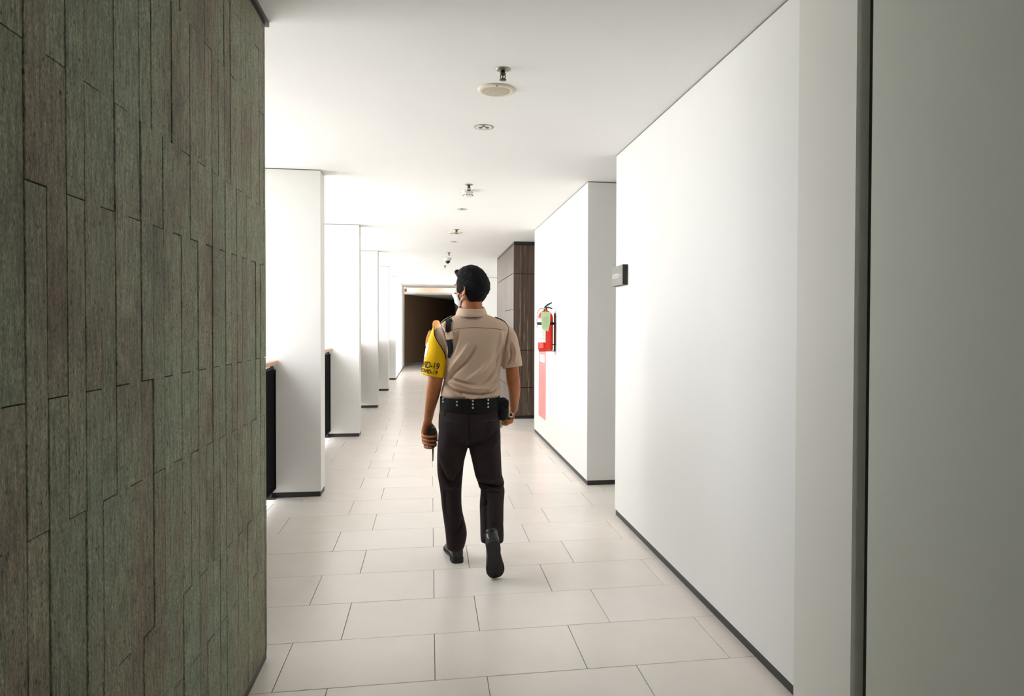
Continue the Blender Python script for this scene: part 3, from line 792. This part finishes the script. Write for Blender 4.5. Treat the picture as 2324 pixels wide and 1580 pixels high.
# --- creases: ridges and valleys that follow lines on the cloth
def crease(V, N, lines, Y, gain=1.6):
    D = np.zeros(len(V)); P2 = V[:, [0, 2]]
    m = np.clip(-N[:, 1] * 1.6 + .15, 0, 1)
    for pts, amp, wd in lines:
        A = np.array([W(a, b, Y)[[0, 2]] for a, b in pts]); A = catmull(A, 5)
        L = len(A) - 1; best = np.full(len(V), 9.0); tt = np.zeros(len(V))
        for i in range(L):
            a, b = A[i], A[i + 1]; ab = b - a
            t = np.clip(((P2 - a) @ ab) / (ab @ ab + 1e-12), 0, 1)
            d = np.linalg.norm(P2 - a - t[:, None] * ab, axis=1)
            k = d < best; best[k] = d[k]; tt[k] = (i + t[k]) / L
        D += gain * amp * np.exp(-(best / wd) ** 2) * np.sin(np.pi * np.clip(tt * .92 + .04, 0, 1)) ** .6
    return V + N * (D * m)[:, None]
def cr1(*p): return [(900 + a * .2532, 560 + b * .2532) for a, b in p]
def cr2(*p): return [(900 + a * .2785, 900 + b * .2785) for a, b in p]

# --- shirt
def row(py, l, r, b, f, dy=0):
    c = W((l + r) / 2, py, YM + dy); hw = (W(r, py, YM + dy)[0] - W(l, py, YM + dy)[0]) / 2
    return [c[0], c[1], c[2], hw, b, f]
sh_t = hloft([row(706, 1052, 1091, .058, .05, .0), row(713, 1040, 1103, .068, .06), row(721, 1021, 1124, .080, .066), row(731, 1004, 1146, .094, .075), row(745, 996, 1154, .107, .088), row(765, 1000, 1151, .118, .10), row(795, 1007, 1143, .12, .108), row(826, 1011, 1137, .113, .108), row(860, 1008, 1133, .11, .108), row(880, 1003, 1133, .118, .112), row(893, 1001, 1134, .124, .115), row(900, 1004, 1131, .116, .108), row(904, 1010, 1126, .10, .09)], 56, 2.5)
slL_ax = np.array([W(1014, 748, 3.97), W(1003, 764, 3.97), W(994, 800, 3.962), W(983, 855, 3.955)])
slR_ax = np.array([W(1138, 748, 3.97), W(1151, 766, 3.97), W(1158, 800, 3.958), W(1163.5, 834, 3.95)])
sh_l = tube(slL_ax, [.045, .054, .058, .057], 26, 8, False)
sh_r = tube(slR_ax, [.045, .055, .058, .0575], 26, 8, False)
V, N, Fc = remeshed(join(sh_t, sh_l, sh_r), 0.0045, 5, 0.5)
lines = [
    (cr1((430, 1235), (520, 1285), (640, 1310), (760, 1318), (860, 1308), (915, 1275)), -.010, .008),
    (cr1((440, 1275), (540, 1325), (680, 1345), (820, 1340)), .007, .007),
    (cr1((455, 1205), (560, 1240), (680, 1275), (820, 1270)), .007, .008),
    (cr1((480, 1180), (600, 1215), (700, 1235)), -.006, .007),
    (cr1((700, 900), (620, 1030), (500, 1150), (440, 1240)), -.006, .013),
    (cr1((640, 880), (560, 1000), (470, 1120)), .005, .013),
    (cr1((860, 980), (760, 1100), (640, 1190)), .005, .014),
    (cr1((905, 1080), (830, 1180), (740, 1240)), -.005, .011),
    (cr1((920, 1160), (880, 1240), (820, 1290)), .006, .009),
    (cr1((960, 900), (920, 990), (900, 1080)), -.006, .009),
    (cr1((560, 760), (530, 860), (500, 960)), -.004, .011),
    (cr1((945, 760), (935, 850), (905, 950)), .004, .012),
    (cr1((1000, 780), (985, 880), (950, 980)), -.003, .007),
    (cr1((1050, 860), (1070, 950), (1060, 1040)), .005, .009),
    (cr1((1020, 880), (1030, 980), (1000, 1060)), -.006, .008),
    (cr1((395, 720), (430, 790), (445, 860)), -.005, .007),
    (cr1((420, 690), (460, 780)), .004, .008),
    (cr1((560, 1290), (600, 1335), (640, 1360)), -.006, .006),
    (cr1((800, 1290), (760, 1330), (700, 1360)), -.005, .006),
]
V = crease(V, N, [(a, b, c * .75) for a, b, c in lines], 3.87, 3.0)
shirt = mk('shirt', V, Fc, M_SHIRT, man, True, label='taupe short-sleeved uniform shirt')
bvh_s = BVHTree.FromPolygons([Vector(v) for v in V], Fc)
def on(bvh, px, py, Yg=3.86, off=.002):
    p = W(px, py, Yg); o = Vector((p[0], 3.2, p[2]))
    hit = bvh.ray_cast(o, Vector((0, 1, 0)))
    if hit[0] is None:
        near = bvh.find_nearest(Vector(p)); return np.array(near[0]) + np.array(near[1]) * off
    return np.array(hit[0]) + np.array(hit[1]) * off
def seam(bvh, pts, r=.0014, k=6, off=.0003):
    P = catmull(np.array(pts, float), k); return tube([on(bvh, a, b, off=off) for a, b in P], r, 6, 1, False)
def ribbon(bvh, pts, wpx, th=.003, k=5, off=.0015, extra=None):
    """flat strap lying on cloth: path in the back view, half width per point"""
    A = catmull(np.array([[*p, w] for p, w in zip(pts, wpx)], float), k); V = []; Fc = []
    T = np.gradient(A[:, :2], axis=0); T /= np.linalg.norm(T, axis=1, keepdims=True) + 1e-9
    m = 5
    for (x, y, w), t in zip(A, T):
        nx, ny = -t[1], t[0]
        for s in np.linspace(-1, 1, m):
            p = on(bvh, x + nx * w * s, y + ny * w * s, off=off); V.append(p); V.append(p + np.array([0, -th, th * .15]))
    n = len(A)
    for i in range(n - 1):
        for j in range(m - 1):
            a = (i * m + j) * 2; b = a + 2; c = a + 2 * m; d = c + 2
            Fc += [(a, c, d, b), (a + 1, b + 1, d + 1, c + 1)]
        a = i * m * 2; c = a + 2 * m; Fc.append((a, a + 1, c + 1, c))
        a = (i * m + m - 1) * 2; c = a + 2 * m; Fc.append((a, c, c + 1, a + 1))
    for a0 in (0, (n - 1) * m * 2):
        for j in range(m - 1):
            a = a0 + j * 2; Fc.append((a, a + 2, a + 3, a + 1))
    return V, Fc
M_SEAM = plain('brown_seam_thread', (112, 94, 84), .9)
mk('yoke_seam', *seam(bvh_s, cr1((515, 742), (600, 730), (720, 726), (850, 732), (985, 748))), M_SEAM, shirt, True)
mk('sleeve_seam', *seam(bvh_s, cr1((1015, 720), (1012, 790), (995, 870), (985, 950))), M_SEAM, shirt, True)
mk('sleeve_seam', *seam(bvh_s, cr1((395, 690), (420, 760), (440, 830), (450, 900))), M_SEAM, shirt, True)
mk('collar', *(lambda a, b: (a, b))(*rings_to_mesh([[np.array([W(1070, 700, 3.975)[0] + rx * math.cos(2 * math.pi * j / 36), 3.968 + ry * math.sin(2 * math.pi * j / 36), W(1070, py, 3.96)[2] + .012 * math.sin(2 * math.pi * j / 36)]) for j in range(36)] for py, rx, ry in ((716, .088, .090), (714.5, .0905, .093), (707, .0835, .086), (699, .075, .078), (697, .071, .074), (699, .067, .070), (712, .072, .072))], False)), M_SHIRT, shirt, True)
mk('collar_band', *tube([np.array([W(1070, 700, 3.975)[0] + .0895 * math.cos(t), 3.968 + .092 * math.sin(t), W(1070, 716.5, 3.96)[2] + .012 * math.sin(t)]) for t in np.linspace(math.pi * 1.03, math.pi * 1.97, 14)], .0016, 6, 2), M_SEAM, shirt, True)
# epaulettes: strips along each shoulder with dark edging
def strap3(P, w, th, mat, name, par, lab=None):
    P = catmull(np.array(P, float), 5); V = []; Fc = []
    for i, p in enumerate(P):
        for s in (-1, 1):
            for z in (0, th):
                a = p + np.array([0, s * w, 0]); h = bvh_s.ray_cast(Vector((a[0], a[1], 1.9)), Vector((0, 0, -1)))
                zz = h[0][2] if h[0] is not None else a[2]
                V.append((a[0], a[1], zz + .002 + z))
    for i in range(len(P) - 1):
        k = i * 4; m = k + 4
        Fc += [(k, m, m + 2, k + 2), (k + 1, k + 3, m + 3, m + 1), (k, k + 1, m + 1, m), (k + 2, m + 2, m + 3, k + 3)]
    e = (len(P) - 1) * 4; Fc += [(0, 2, 3, 1), (e, e + 1, e + 3, e + 2)]
    return mk(name, V, Fc, mat, par, False, label=lab)
for pts in (((1000, 3.965), (1012, 3.965), (1026, 3.967)), ((1124, 3.967), (1138, 3.965), (1152, 3.965))):
    P = [W(a, 725, Yq) for a, Yq in pts]
    strap3(P, .03, .004, M_WEB, 'epaulette', shirt, 'black edged shoulder tab')
    strap3([p + np.array([0, 0, 0]) for p in P], .024, .0055, M_SHIRT, 'epaulette_top', shirt)
# black strap over the left shoulder, held by a taupe loop
st = mk('shoulder_strap', *ribbon(bvh_s, cr1((469, 632), (466, 690), (464, 780), (478, 860), (485, 930), (470, 1000)), [6, 6.2, 6.2, 6.5, 5.5, 2.5], .004), M_WEB, man, False, label='black webbing strap')
mk('strap_loop', *ribbon(bvh_s, cr1((440, 800), (475, 802), (510, 790)), [8, 8, 8.5], .004, 4, .0065), M_SHIRT, st, False)

# --- yellow armband over the left sleeve
def band(t, phi, off):
    A = np.array([W(1006, 741, 3.968), W(998, 772, 3.966), W(991, 806, 3.961), W(982.5, 853, 3.955)])
    Rr = np.array([.052, .0600, .0615, .0600])
    x = t * 3; i = min(int(x), 2); u = x - i
    idx = np.clip([i - 1, i, i + 1, i + 2], 0, 3); a, b, c, d = A[idx]; ra, rb, rc, rd = Rr[idx]
    cm = lambda a, b, c, d: 0.5 * (2 * b + (c - a) * u + (2 * a - 5 * b + 4 * c - d) * u * u + (3 * b - a - 3 * c + d) * u ** 3)
    p = cm(a, b, c, d); r = cm(ra, rb, rc, rd) + off
    r += .0016 * math.sin(phi * 3 + t * 9) * math.sin(t * 5) + .0014 * math.sin(phi * 5 - t * 14) * t
    return p + np.array([math.cos(phi) * r, math.sin(phi) * r, -.012 * math.cos(phi) * t * 1.0])
V = []; Fc = []; nt, nph = 26, 48
for i in range(nt + 1):
    t = i / nt
    b = math.radians(22 + 158 * float(sst(.0, 1.0, t) * .55 + .45 * t) ** .9)
    for j in range(nph + 1):
        ph = math.pi - b + 2 * b * j / nph
        V.append(band(t, ph, .003)); V.append(band(t, ph, .0005))
nr = (nph + 1) * 2
for i in range(nt):
    for j in range(nph):
        a = i * nr + j * 2; bq = a + 2; c = a + nr; d = c + 2
        Fc += [(a, bq, d, c), (a + 1, c + 1, d + 1, bq + 1)]
    for j in (0, nph):
        a = i * nr + j * 2; c = a + nr; Fc.append((a, c, c + 1, a + 1))
for i in (0, nt):
    for j in range(nph):
        a = i * nr + j * 2; Fc.append((a, a + 2, a + 3, a + 1))
ab = mk('armband', V, Fc, M_YEL, man, True, label='yellow cloth armband printed COVID-19')
mk('armband_edging', *tube([band(t, math.pi + math.radians(22 + 158 * float(sst(.0, 1.0, t) * .55 + .45 * t) ** .9), .0035) for t in np.linspace(0, .95, 14)], .0026, 6, 2), M_WEB, ab, True)
M_PRINT = plain('black_print', (34, 24, 10), .7)
def on_band(txt, size, t0, phi_end, squash=1.0):
    tv, tf = text_geo(txt, size, 0.0008, bold=.0005); wmax = max(p[0] for p in tv)
    tv = [((p[0] - wmax) * squash, p[1], p[2]) for p in tv]
    out = []
    for p in tv:
        ph = phi_end + p[0] / .062; t = t0 - p[1] / .29
        out.append(band(t, ph, .0042 + p[2]))
    return out, tf
mk('lettering', *on_band('COVID-19', .036, .862, math.radians(292)), M_PRINT, ab, label='black printed letters COVID-19')
mk('lettering', *on_band('CEGAH COVID-19', .027, .945, math.radians(288), .95), M_PRINT, ab, label='smaller black printed letters')
V = []; 
for t in np.linspace(.42, .72, 9):
    for ph in np.linspace(math.radians(180), math.radians(214), 7): V.append(band(t, ph, .0042))
mk('printed_patch', V, [(i * 7 + j, i * 7 + j + 1, i * 7 + j + 8, i * 7 + j + 7) for i in range(8) for j in range(6)], plain('pale_pink_print', (246, 226, 214), .7), ab)

# --- trousers
def prow(py, l, r, b, f, Y):
    c = W((l + r) / 2, py, Y); hw = (W(r, py, Y)[0] - W(l, py, Y)[0]) / 2
    return [c[0], c[1], c[2], hw, b, f]
pel = hloft([prow(896, 1010, 1126, .095, .09, YM), prow(903, 1005, 1131, .112, .105, YM), prow(925, 999, 1133, .118, .108, YM), prow(948, 996, 1134, .128, .108, YM), prow(975, 996, 1135, .128, .105, YM), prow(995, 1002, 1130, .112, .1, YM), prow(1006, 1030, 1100, .07, .07, YM)], 56, 2.5)
lL = hloft([prow(945, 1000, 1066, .115, .1, 3.975), prow(975, 996, 1066, .118, .1, 3.975), prow(1010, 993, 1063, .11, .1, 3.985), prow(1045, 992, 1054, .098, .095, 3.995), prow(1075, 993, 1050.5, .088, .09, 4.01), prow(1112, 999, 1047.5, .08, .082, 4.025), prow(1151, 1003, 1048, .078, .075, 4.04), prow(1180, 1007, 1054, .08, .075, 4.05), prow(1209, 1011, 1059.5, .082, .078, 4.06), prow(1232, 1013, 1056, .084, .082, 4.065), prow(1243, 1015, 1052, .080, .08, 4.07)], 40, 2.3)
lR = hloft([prow(945, 1066, 1131, .115, .1, 3.97), prow(975, 1066, 1135, .118, .1, 3.968), prow(1010, 1064, 1136, .11, .1, 3.968), prow(1040, 1070, 1137, .1, .095, 3.972), prow(1075, 1078, 1139, .09, .09, 3.98), prow(1094, 1084, 1144, .086, .088, 3.978), prow(1103, 1088, 1143, .078, .085, 3.97), prow(1113, 1091, 1145, .08, .082, 3.958), prow(1145, 1089, 1143, .076, .08, 3.895), prow(1185, 1090, 1142.5, .076, .08, 3.825), prow(1216, 1090.5, 1143, .074, .082, 3.77), prow(1229, 1092, 1142, .070, .08, 3.755)], 40, 2.3)
V, N, Fc = remeshed(join(pel, lL, lR), 0.0045, 4, 0.5)
lines = [
    (cr2((655, 725), (720, 722), (800, 735), (870, 728)), -.012, .006),
    (cr2((640, 650), (720, 690), (800, 700), (860, 690)), .007, .010),
    (cr2((660, 740), (740, 765), (850, 770)), .006, .008),
    (cr2((690, 800), (730, 830), (690, 880)), -.006, .006),
    (cr2((752, 740), (756, 900), (745, 1050), (735, 1110)), .008, .006),
    (cr2((725, 760), (715, 900), (705, 1060), (690, 1160)), -.005, .008),
    (cr2((345, 420), (390, 560), (440, 660), (470, 720)), .006, .010),
    (cr2((350, 560), (400, 680), (480, 740)), -.007, .009),
    (cr2((540, 600), (470, 690), (400, 740)), -.006, .008),
    (cr2((525, 740), (450, 770), (390, 780)), .005, .008),
    (cr2((400, 780), (395, 900), (410, 1000)), -.005, .008),
    (cr2((560, 1010), (530, 1090), (480, 1150)), -.006, .009),
    (cr2((440, 800), (450, 950), (470, 1100)), .004, .010),
    (cr2((585, 120), (583, 250), (582, 380)), -.006, .006),
    (cr2((820, 260), (740, 340), (620, 390)), -.005, .010),
    (cr2((835, 330), (760, 420), (650, 460)), .004, .011),
    (cr2((350, 300), (440, 360), (560, 390)), -.004, .011),
    (cr2((700, 960), (800, 1000), (870, 1000)), -.003, .012),
]
V = crease(V, N, lines, 3.9, 2.2)
trou = mk('trousers', V, Fc, M_TROU, man, True, label='dark brown black trousers')
bvh_t = BVHTree.FromPolygons([Vector(v) for v in V], Fc)
mk('seat_seam', *seam(bvh_t, cr2((583, 115), (584, 200), (583, 300), (582, 380)), .0012), M_BLKP, trou, True)
for pts in (cr2((690, 200), (760, 197), (820, 192)), cr2((400, 195), (470, 200), (530, 202))):
    mk('back_pocket', *seam(bvh_t, pts, .002), M_BLKP, trou, True)
for pt in ((770, 207), (585, 180)):
    p = on(bvh_t, *cr2(pt)[0], off=.001); mk('pocket_button', *lathe(p, [(.001, 0), (.006, 0), (.006, .002), (.001, .003)], (0, -1, 0), 12), M_BLKP, trou, True)
mk('side_pocket', *seam(bvh_t, cr2((350, 80), (345, 120), (352, 190)), .003), M_TROU, trou, True)

# --- belt with rows of eyelets
def belt_ring(py, dz=0, g=0): 
    r = prow(py, 1001.5, 1132.5, .122, .112, YM); return sell(r[0], r[1], r[2], r[3] + g, r[4] + g, 72, 2.5, r[5] + g)
def warp(ring): return [(x, y, z - .010 * math.exp(-((x - .235) / .10) ** 2) * (1 if y < YM else 0)) for x, y, z in ring]
rgs = [warp(belt_ring(900, 0, .001)), warp(belt_ring(900, 0, .006)), warp(belt_ring(910, 0, .007)), warp(belt_ring(927, 0, .008)), warp(belt_ring(928, 0, .002))]
bv, bf = rings_to_mesh(rgs, False)
n_ = 72; m_ = len(rgs) - 1
bf += [(j, m_ * n_ + j, m_ * n_ + (j + 1) % n_, (j + 1) % n_) for j in range(n_)]
belt = mk('belt', bv, bf, M_WEB, man, True, label='wide black belt with metal eyelets', auto=60)
bvh_b = BVHTree.FromPolygons([Vector(v) for v in bv], bf)
for ex_, ys in ((1006, (900, 907, 914)), (1037, (905, 912, 920)), (1073, (910, 917.5, 925.5)), (1108, (908, 916, 924))):
    for yy in ys:
        p = W(ex_, yy, 3.85); h = bvh_b.ray_cast(Vector((p[0], 3.2, p[2])), Vector((0, 1, 0)))
        if h[0] is None: continue
        c = np.array(h[0]); nn = np.array(h[1]); nn = nn if nn[1] < 0 else -nn
        mk('eyelet', *lathe(c, [(.0022, -.001), (.0058, -.001), (.0055, .0012), (.004, .002), (.0024, .0012)], nn, 14, False), M_STEEL, belt, True)
c = W(1140.5, 928, 3.93)
V, N, Fc = remeshed(join(sphere(c + [0, 0, .02], .037, .03, .045), sphere(c - [0, 0, .02], .036, .03, .045), tube([c + [0, 0, .03], c - [0, 0, .033]], [.036, .036], 20, 3, flat=((0, 1, 0), .8))), .004, 3)
po = mk('belt_pouch', V, Fc, M_WEB, man, True, label='black rounded belt pouch')
mk('pouch_flap', *bevelled(boxg(c[0] - .034, c[0] + .034, c[1] - .036, c[1] + .02, c[2] + .004, c[2] + .056), .02, 4), M_WEB, po, True)
mk('pouch_stud', *lathe(c + [0, -.036, .012], [(.001, 0), (.005, 0), (.004, .002), (.001, .003)], (0, -1, 0), 12), M_BLKP, po, True)

# --- shoes
def shoe_parts():
    L = .285
    up = []
    for s, w, h, zc in ((.004, .018, .03, .045), (.012, .030, .045, .05), (.04, .036, .055, .055), (.075, .037, .052, .055), (.11, .037, .045, .05), (.15, .040, .034, .042), (.19, .045, .027, .035), (.225, .046, .022, .031), (.255, .038, .018, .028), (.275, .022, .013, .025), (.281, .010, .007, .024)):
        up.append([(w * math.copysign(abs(math.cos(a)) ** .8, math.cos(a)), s, zc + h * math.copysign(abs(math.sin(a)) ** .85, math.sin(a)) * (1 if math.sin(a) > 0 else min(1, (zc - .018) / h))) for a in np.linspace(0, 2 * math.pi, 28, endpoint=False)])
    shaft = tube([(0, .055, .06), (0, .052, .115)], [.036, .037], 20, 3, False)
    u = join(rings_to_mesh(up), shaft)
    def outline(g):
        P = [(0, -.004), (.022, .0), (.034, .02), (.036, .06), (.034, .11), (.042, .17), (.049, .21), (.046, .25), (.028, .283), (0, .291)]
        Rr = catmull(np.array(P + [(-a, b) for a, b in P[-2:0:-1]] + [P[0]]), 4)[:-1]
        return [(x * g, .14 + (y - .14) * g) for x, y in Rr]
    o = outline(1.0)
    sole = rings_to_mesh([[(x, y, z) for x, y in outline(g)] for z, g in ((.010, .97), (.012, 1.0), (.022, 1.0), (.026, .97))])
    heel = rings_to_mesh([[(x if y < .078 else max(-.0355, min(.0355, x)), min(y, .078), z) for x, y in o] for z in (.0, .0115)])
    return u, sole, heel
u_, so_, he_ = shoe_parts()
def place(g, M, t): return [M @ np.asarray(p) + t for p in g[0]], g[1]
def rotx(a): return np.array([[1, 0, 0], [0, math.cos(a), -math.sin(a)], [0, math.sin(a), math.cos(a)]])
def rotz(a): return np.array([[math.cos(a), -math.sin(a), 0], [math.sin(a), math.cos(a), 0], [0, 0, 1]])
def roty(a): return np.array([[math.cos(a), 0, math.sin(a)], [0, 1, 0], [-math.sin(a), 0, math.cos(a)]])
hl = W(1040, 1281, 4.02)
ML, tL = rotz(math.radians(8)), np.array([hl[0], 4.018, 0.0])
MR = roty(math.radians(-7)) @ rotx(math.radians(-60))
toe = W(1126, 1314, 3.745)
tipl = MR @ np.array([0, .287, .012]); tR = np.array([toe[0], 3.752, 0.004]) - tipl
for M, t in ((ML, tL), (MR, tR)):
    V, N, Fc = remeshed(place(u_, M, t), .0035, 3)
    sh = mk('shoe', V, Fc, M_LEATH, man, True, label='polished black leather shoe')
    so = mk('sole', *place(so_, M, t), M_SOLE, sh, True, auto=40)
    mk('heel_block', *place(he_, M, t), M_SOLE, so, True, auto=40)
    lac = [tube([M @ np.array([-.018, .12 + .016 * k, .098 - .0095 * k]) + t, M @ np.array([0, .122 + .016 * k, .103 - .010 * k]) + t, M @ np.array([.018, .12 + .016 * k, .098 - .0095 * k]) + t], .0022, 6, 3) for k in range(4)]
    mk('laces', *join(*lac), M_WEB, sh, True)
    mk('welt_seam', *tube([M @ np.array([x, y, z]) + t for x, y, z in ((-.0365, .09, .06), (-.034, .05, .085), (-.02, .012, .092), (0, .006, .093), (.02, .012, .092), (.034, .05, .085), (.0365, .09, .06))], .0012, 6, 4), M_SOLE, sh, True)

# --- what the guard holds
rt_, rb_ = W(979, 970, YH - .014), W(981, 1014, YH - .016)
rad = root('handheld_radio', tuple(rb_), "black two-way radio held antenna-down in the guard's left hand", 'radio')
ax = unit(rb_ - rt_); sx = unit(np.cross(ax, [0, 1, 0])); sx = sx if sx[0] > 0 else -sx; sy = np.cross(ax, sx); sy = sy if sy[1] < 0 else -sy
def obox(c, a, b, d, bev):
    g = bevelled(boxg(-a, a, -b, b, -d, d), bev, 2)
    return [np.asarray(c) + sx * p[0] + sy * p[1] + ax * p[2] for p in g[0]], g[1]
mid = (rt_ + rb_) / 2; Lh = np.linalg.norm(rb_ - rt_) / 2
mk('radio_body', *obox(mid, .0255, .016, Lh, .006), M_BLKP, rad, True, auto=40)
mk('battery_pack', *obox(mid - ax * .012 + sy * .010, .0215, .009, Lh * .72, .004), M_BLKP, rad, True, auto=40)
at = W(982.5, 1046, YH - .014)
mk('antenna', *tube([rb_ + sx * .004, (rb_ + at) / 2 + sx * .002, at], [.005, .004, .0028], 10, 4), M_BLKP, rad, True)
mk('knob', *lathe(rb_ - sx * .010, [(.001, -.004), (.006, -.004), (.006, .010), (.001, .011)], ax, 14), M_BLKP, rad, True)
mk('belt_clip', *obox(mid - ax * .02 + sy * .021, .008, .002, .022, .001), M_BLKP, rad)
tor = root('torch', tuple(TA), "slim grey torch with black tail cap held in the guard's right hand", 'torch')
LT = np.linalg.norm(TB - TA)
M_GREYM = plain('grey_aluminium', (150, 146, 140), .35, .7)
mk('barrel', *lathe(TA, [(.001, .004), (.0125, .004), (.0125, LT - .045), (.0155, LT - .03), (.0165, LT - .004), (.014, LT), (.001, LT)], ta, 20), M_GREYM, tor, True, auto=40)
mk('tail_ring', *lathe(TA, [(.0095, -.003), (.0132, -.003), (.0135, .004), (.0125, .010)], ta, 20, False), M_STEEL, tor, True)
mk('tail_cap', *lathe(TA, [(.001, -.006), (.008, -.006), (.010, -.003), (.0112, .005), (.001, .006)], ta, 20), M_BLKP, tor, True)

# ------------------------------------------------------------------ second person far along the corridor
Y2 = 19.0
p0 = W(990, 780, Y2)[0]
w2 = root('person', (p0, Y2, 0), 'distant person in tan top and headscarf standing near the dark end wall', 'person')
M_TAN = m_cloth('tan_cloth', (206, 150, 92), 8, 300)
M_DSK = m_cloth('dark_red_brown_cloth', (62, 34, 26), 5, 300)
def B(x, y, z): return (p0 + x, Y2 + y, z)
headw = sphere(B(0, 0, 1.385), .07, .085, .108)
neckw = tube([B(0, 0, 1.31), B(0, 0, 1.22)], [.05, .06], 14, 3)
tors = hloft([[p0, Y2, 1.24, .10, .06, .06], [p0, Y2, 1.15, .15, .085, .085], [p0, Y2, .95, .125, .09, .09], [p0, Y2, .82, .15, .1, .1]], 24)
def limb(s): return tube([B(s * .155, 0, 1.19), B(s * .21, .0, .98), B(s * .235, .03, .80), B(s * .242, .05, .72)], [.046, .042, .033, .024], 12, 4)
def hnd(s):
    return [tube([B(s * .242, .05, .72), B(s * .245, .055, .67)], [.024, .026], 10, 3, flat=((1, 0, 0), .6))] + [tube([B(s * .245, .055 + .013 * (k - 1.5), .665), B(s * .244, .06 + .013 * (k - 1.5), .63), B(s * .236, .062 + .012 * (k - 1.5), .60 + .006 * abs(k - 1.5))], [.0085, .008, .007], 8, 3) for k in range(4)] + [tube([B(s * .24, .078, .70), B(s * .232, .095, .66), B(s * .228, .095, .635)], [.011, .009, .008], 8, 3)]
legs = [tube([B(s * .08, 0, .85), B(s * .085, .01, .45), B(s * .09, 0, .06)], [.075, .05, .035], 12, 4) for s in (-1, 1)]
nose = sphere(B(0, .088, 1.375), .012, .016, .018)
V, N, Fc = remeshed(join(headw, neckw, tors, limb(-1), limb(1), *hnd(-1), *hnd(1), *legs, nose), .005, 2)
mk('body', V, Fc, M_SKIN, w2, True)
for s in (-1, 1):
    mk('eye', *sphere(B(s * .03, .074, 1.395), .011, .009, .007, None, 10, 8), M_IRIS, w2, True)
mk('mouth', *sphere(B(0, .078, 1.335), .022, .008, .006, None, 10, 8), plain('lip', (150, 80, 66), .5), w2, True)
# headscarf: covers crown, neck and shoulders, open at the face
rings = []
for z, a, b, f in ((1.502, .02, .02, .02), (1.495, .055, .06, .055), (1.46, .088, .098, .085), (1.40, .100, .108, .078), (1.34, .100, .105, .074), (1.29, .098, .10, .09), (1.25, .115, .105, .11), (1.19, .165, .115, .125), (1.12, .185, .118, .13), (1.08, .18, .112, .125)):
    rings.append(sell(p0, Y2, z, a, b, 32, 2.2, f))
V, N, Fc = remeshed(rings_to_mesh(rings), .007, 3)
mk('headscarf', V, Fc, M_TAN, w2, True, label='tan headscarf')
top = hloft([[p0, Y2, 1.24, .11, .07, .07], [p0, Y2, 1.16, .175, .1, .1], [p0, Y2, .98, .155, .105, .105], [p0, Y2, .80, .175, .115, .115], [p0, Y2, .70, .18, .12, .12]], 32)
slv = [tube([B(s * .15, 0, 1.18), B(s * .215, 0, .98), B(s * .24, .03, .80)], [.062, .06, .052], 16, 5, False) for s in (-1, 1)]
V, N, Fc = remeshed(join(top, *slv), .007, 3)
mk('top', V, Fc, M_TAN, w2, True, label='tan long top')
sk = hloft([[p0, Y2, .80, .15, .1, .1], [p0, Y2, .5, .165, .115, .115], [p0, Y2, .09, .18, .13, .13]], 32)
mk('skirt', *sk, M_DSK, w2, True, label='dark brown skirt')
for s in (-1, 1):
    V, N, Fc = remeshed(join(tube([B(s * .085, -.05, .035), B(s * .088, .05, .035), B(s * .092, .15, .026)], [.034, .036, .024], 12, 4, flat=((0, 0, 1), .85))), .006, 2)
    V[:, 2] = np.maximum(V[:, 2], 0.0)
    mk('shoe', V, Fc, M_LEATH, w2, True)
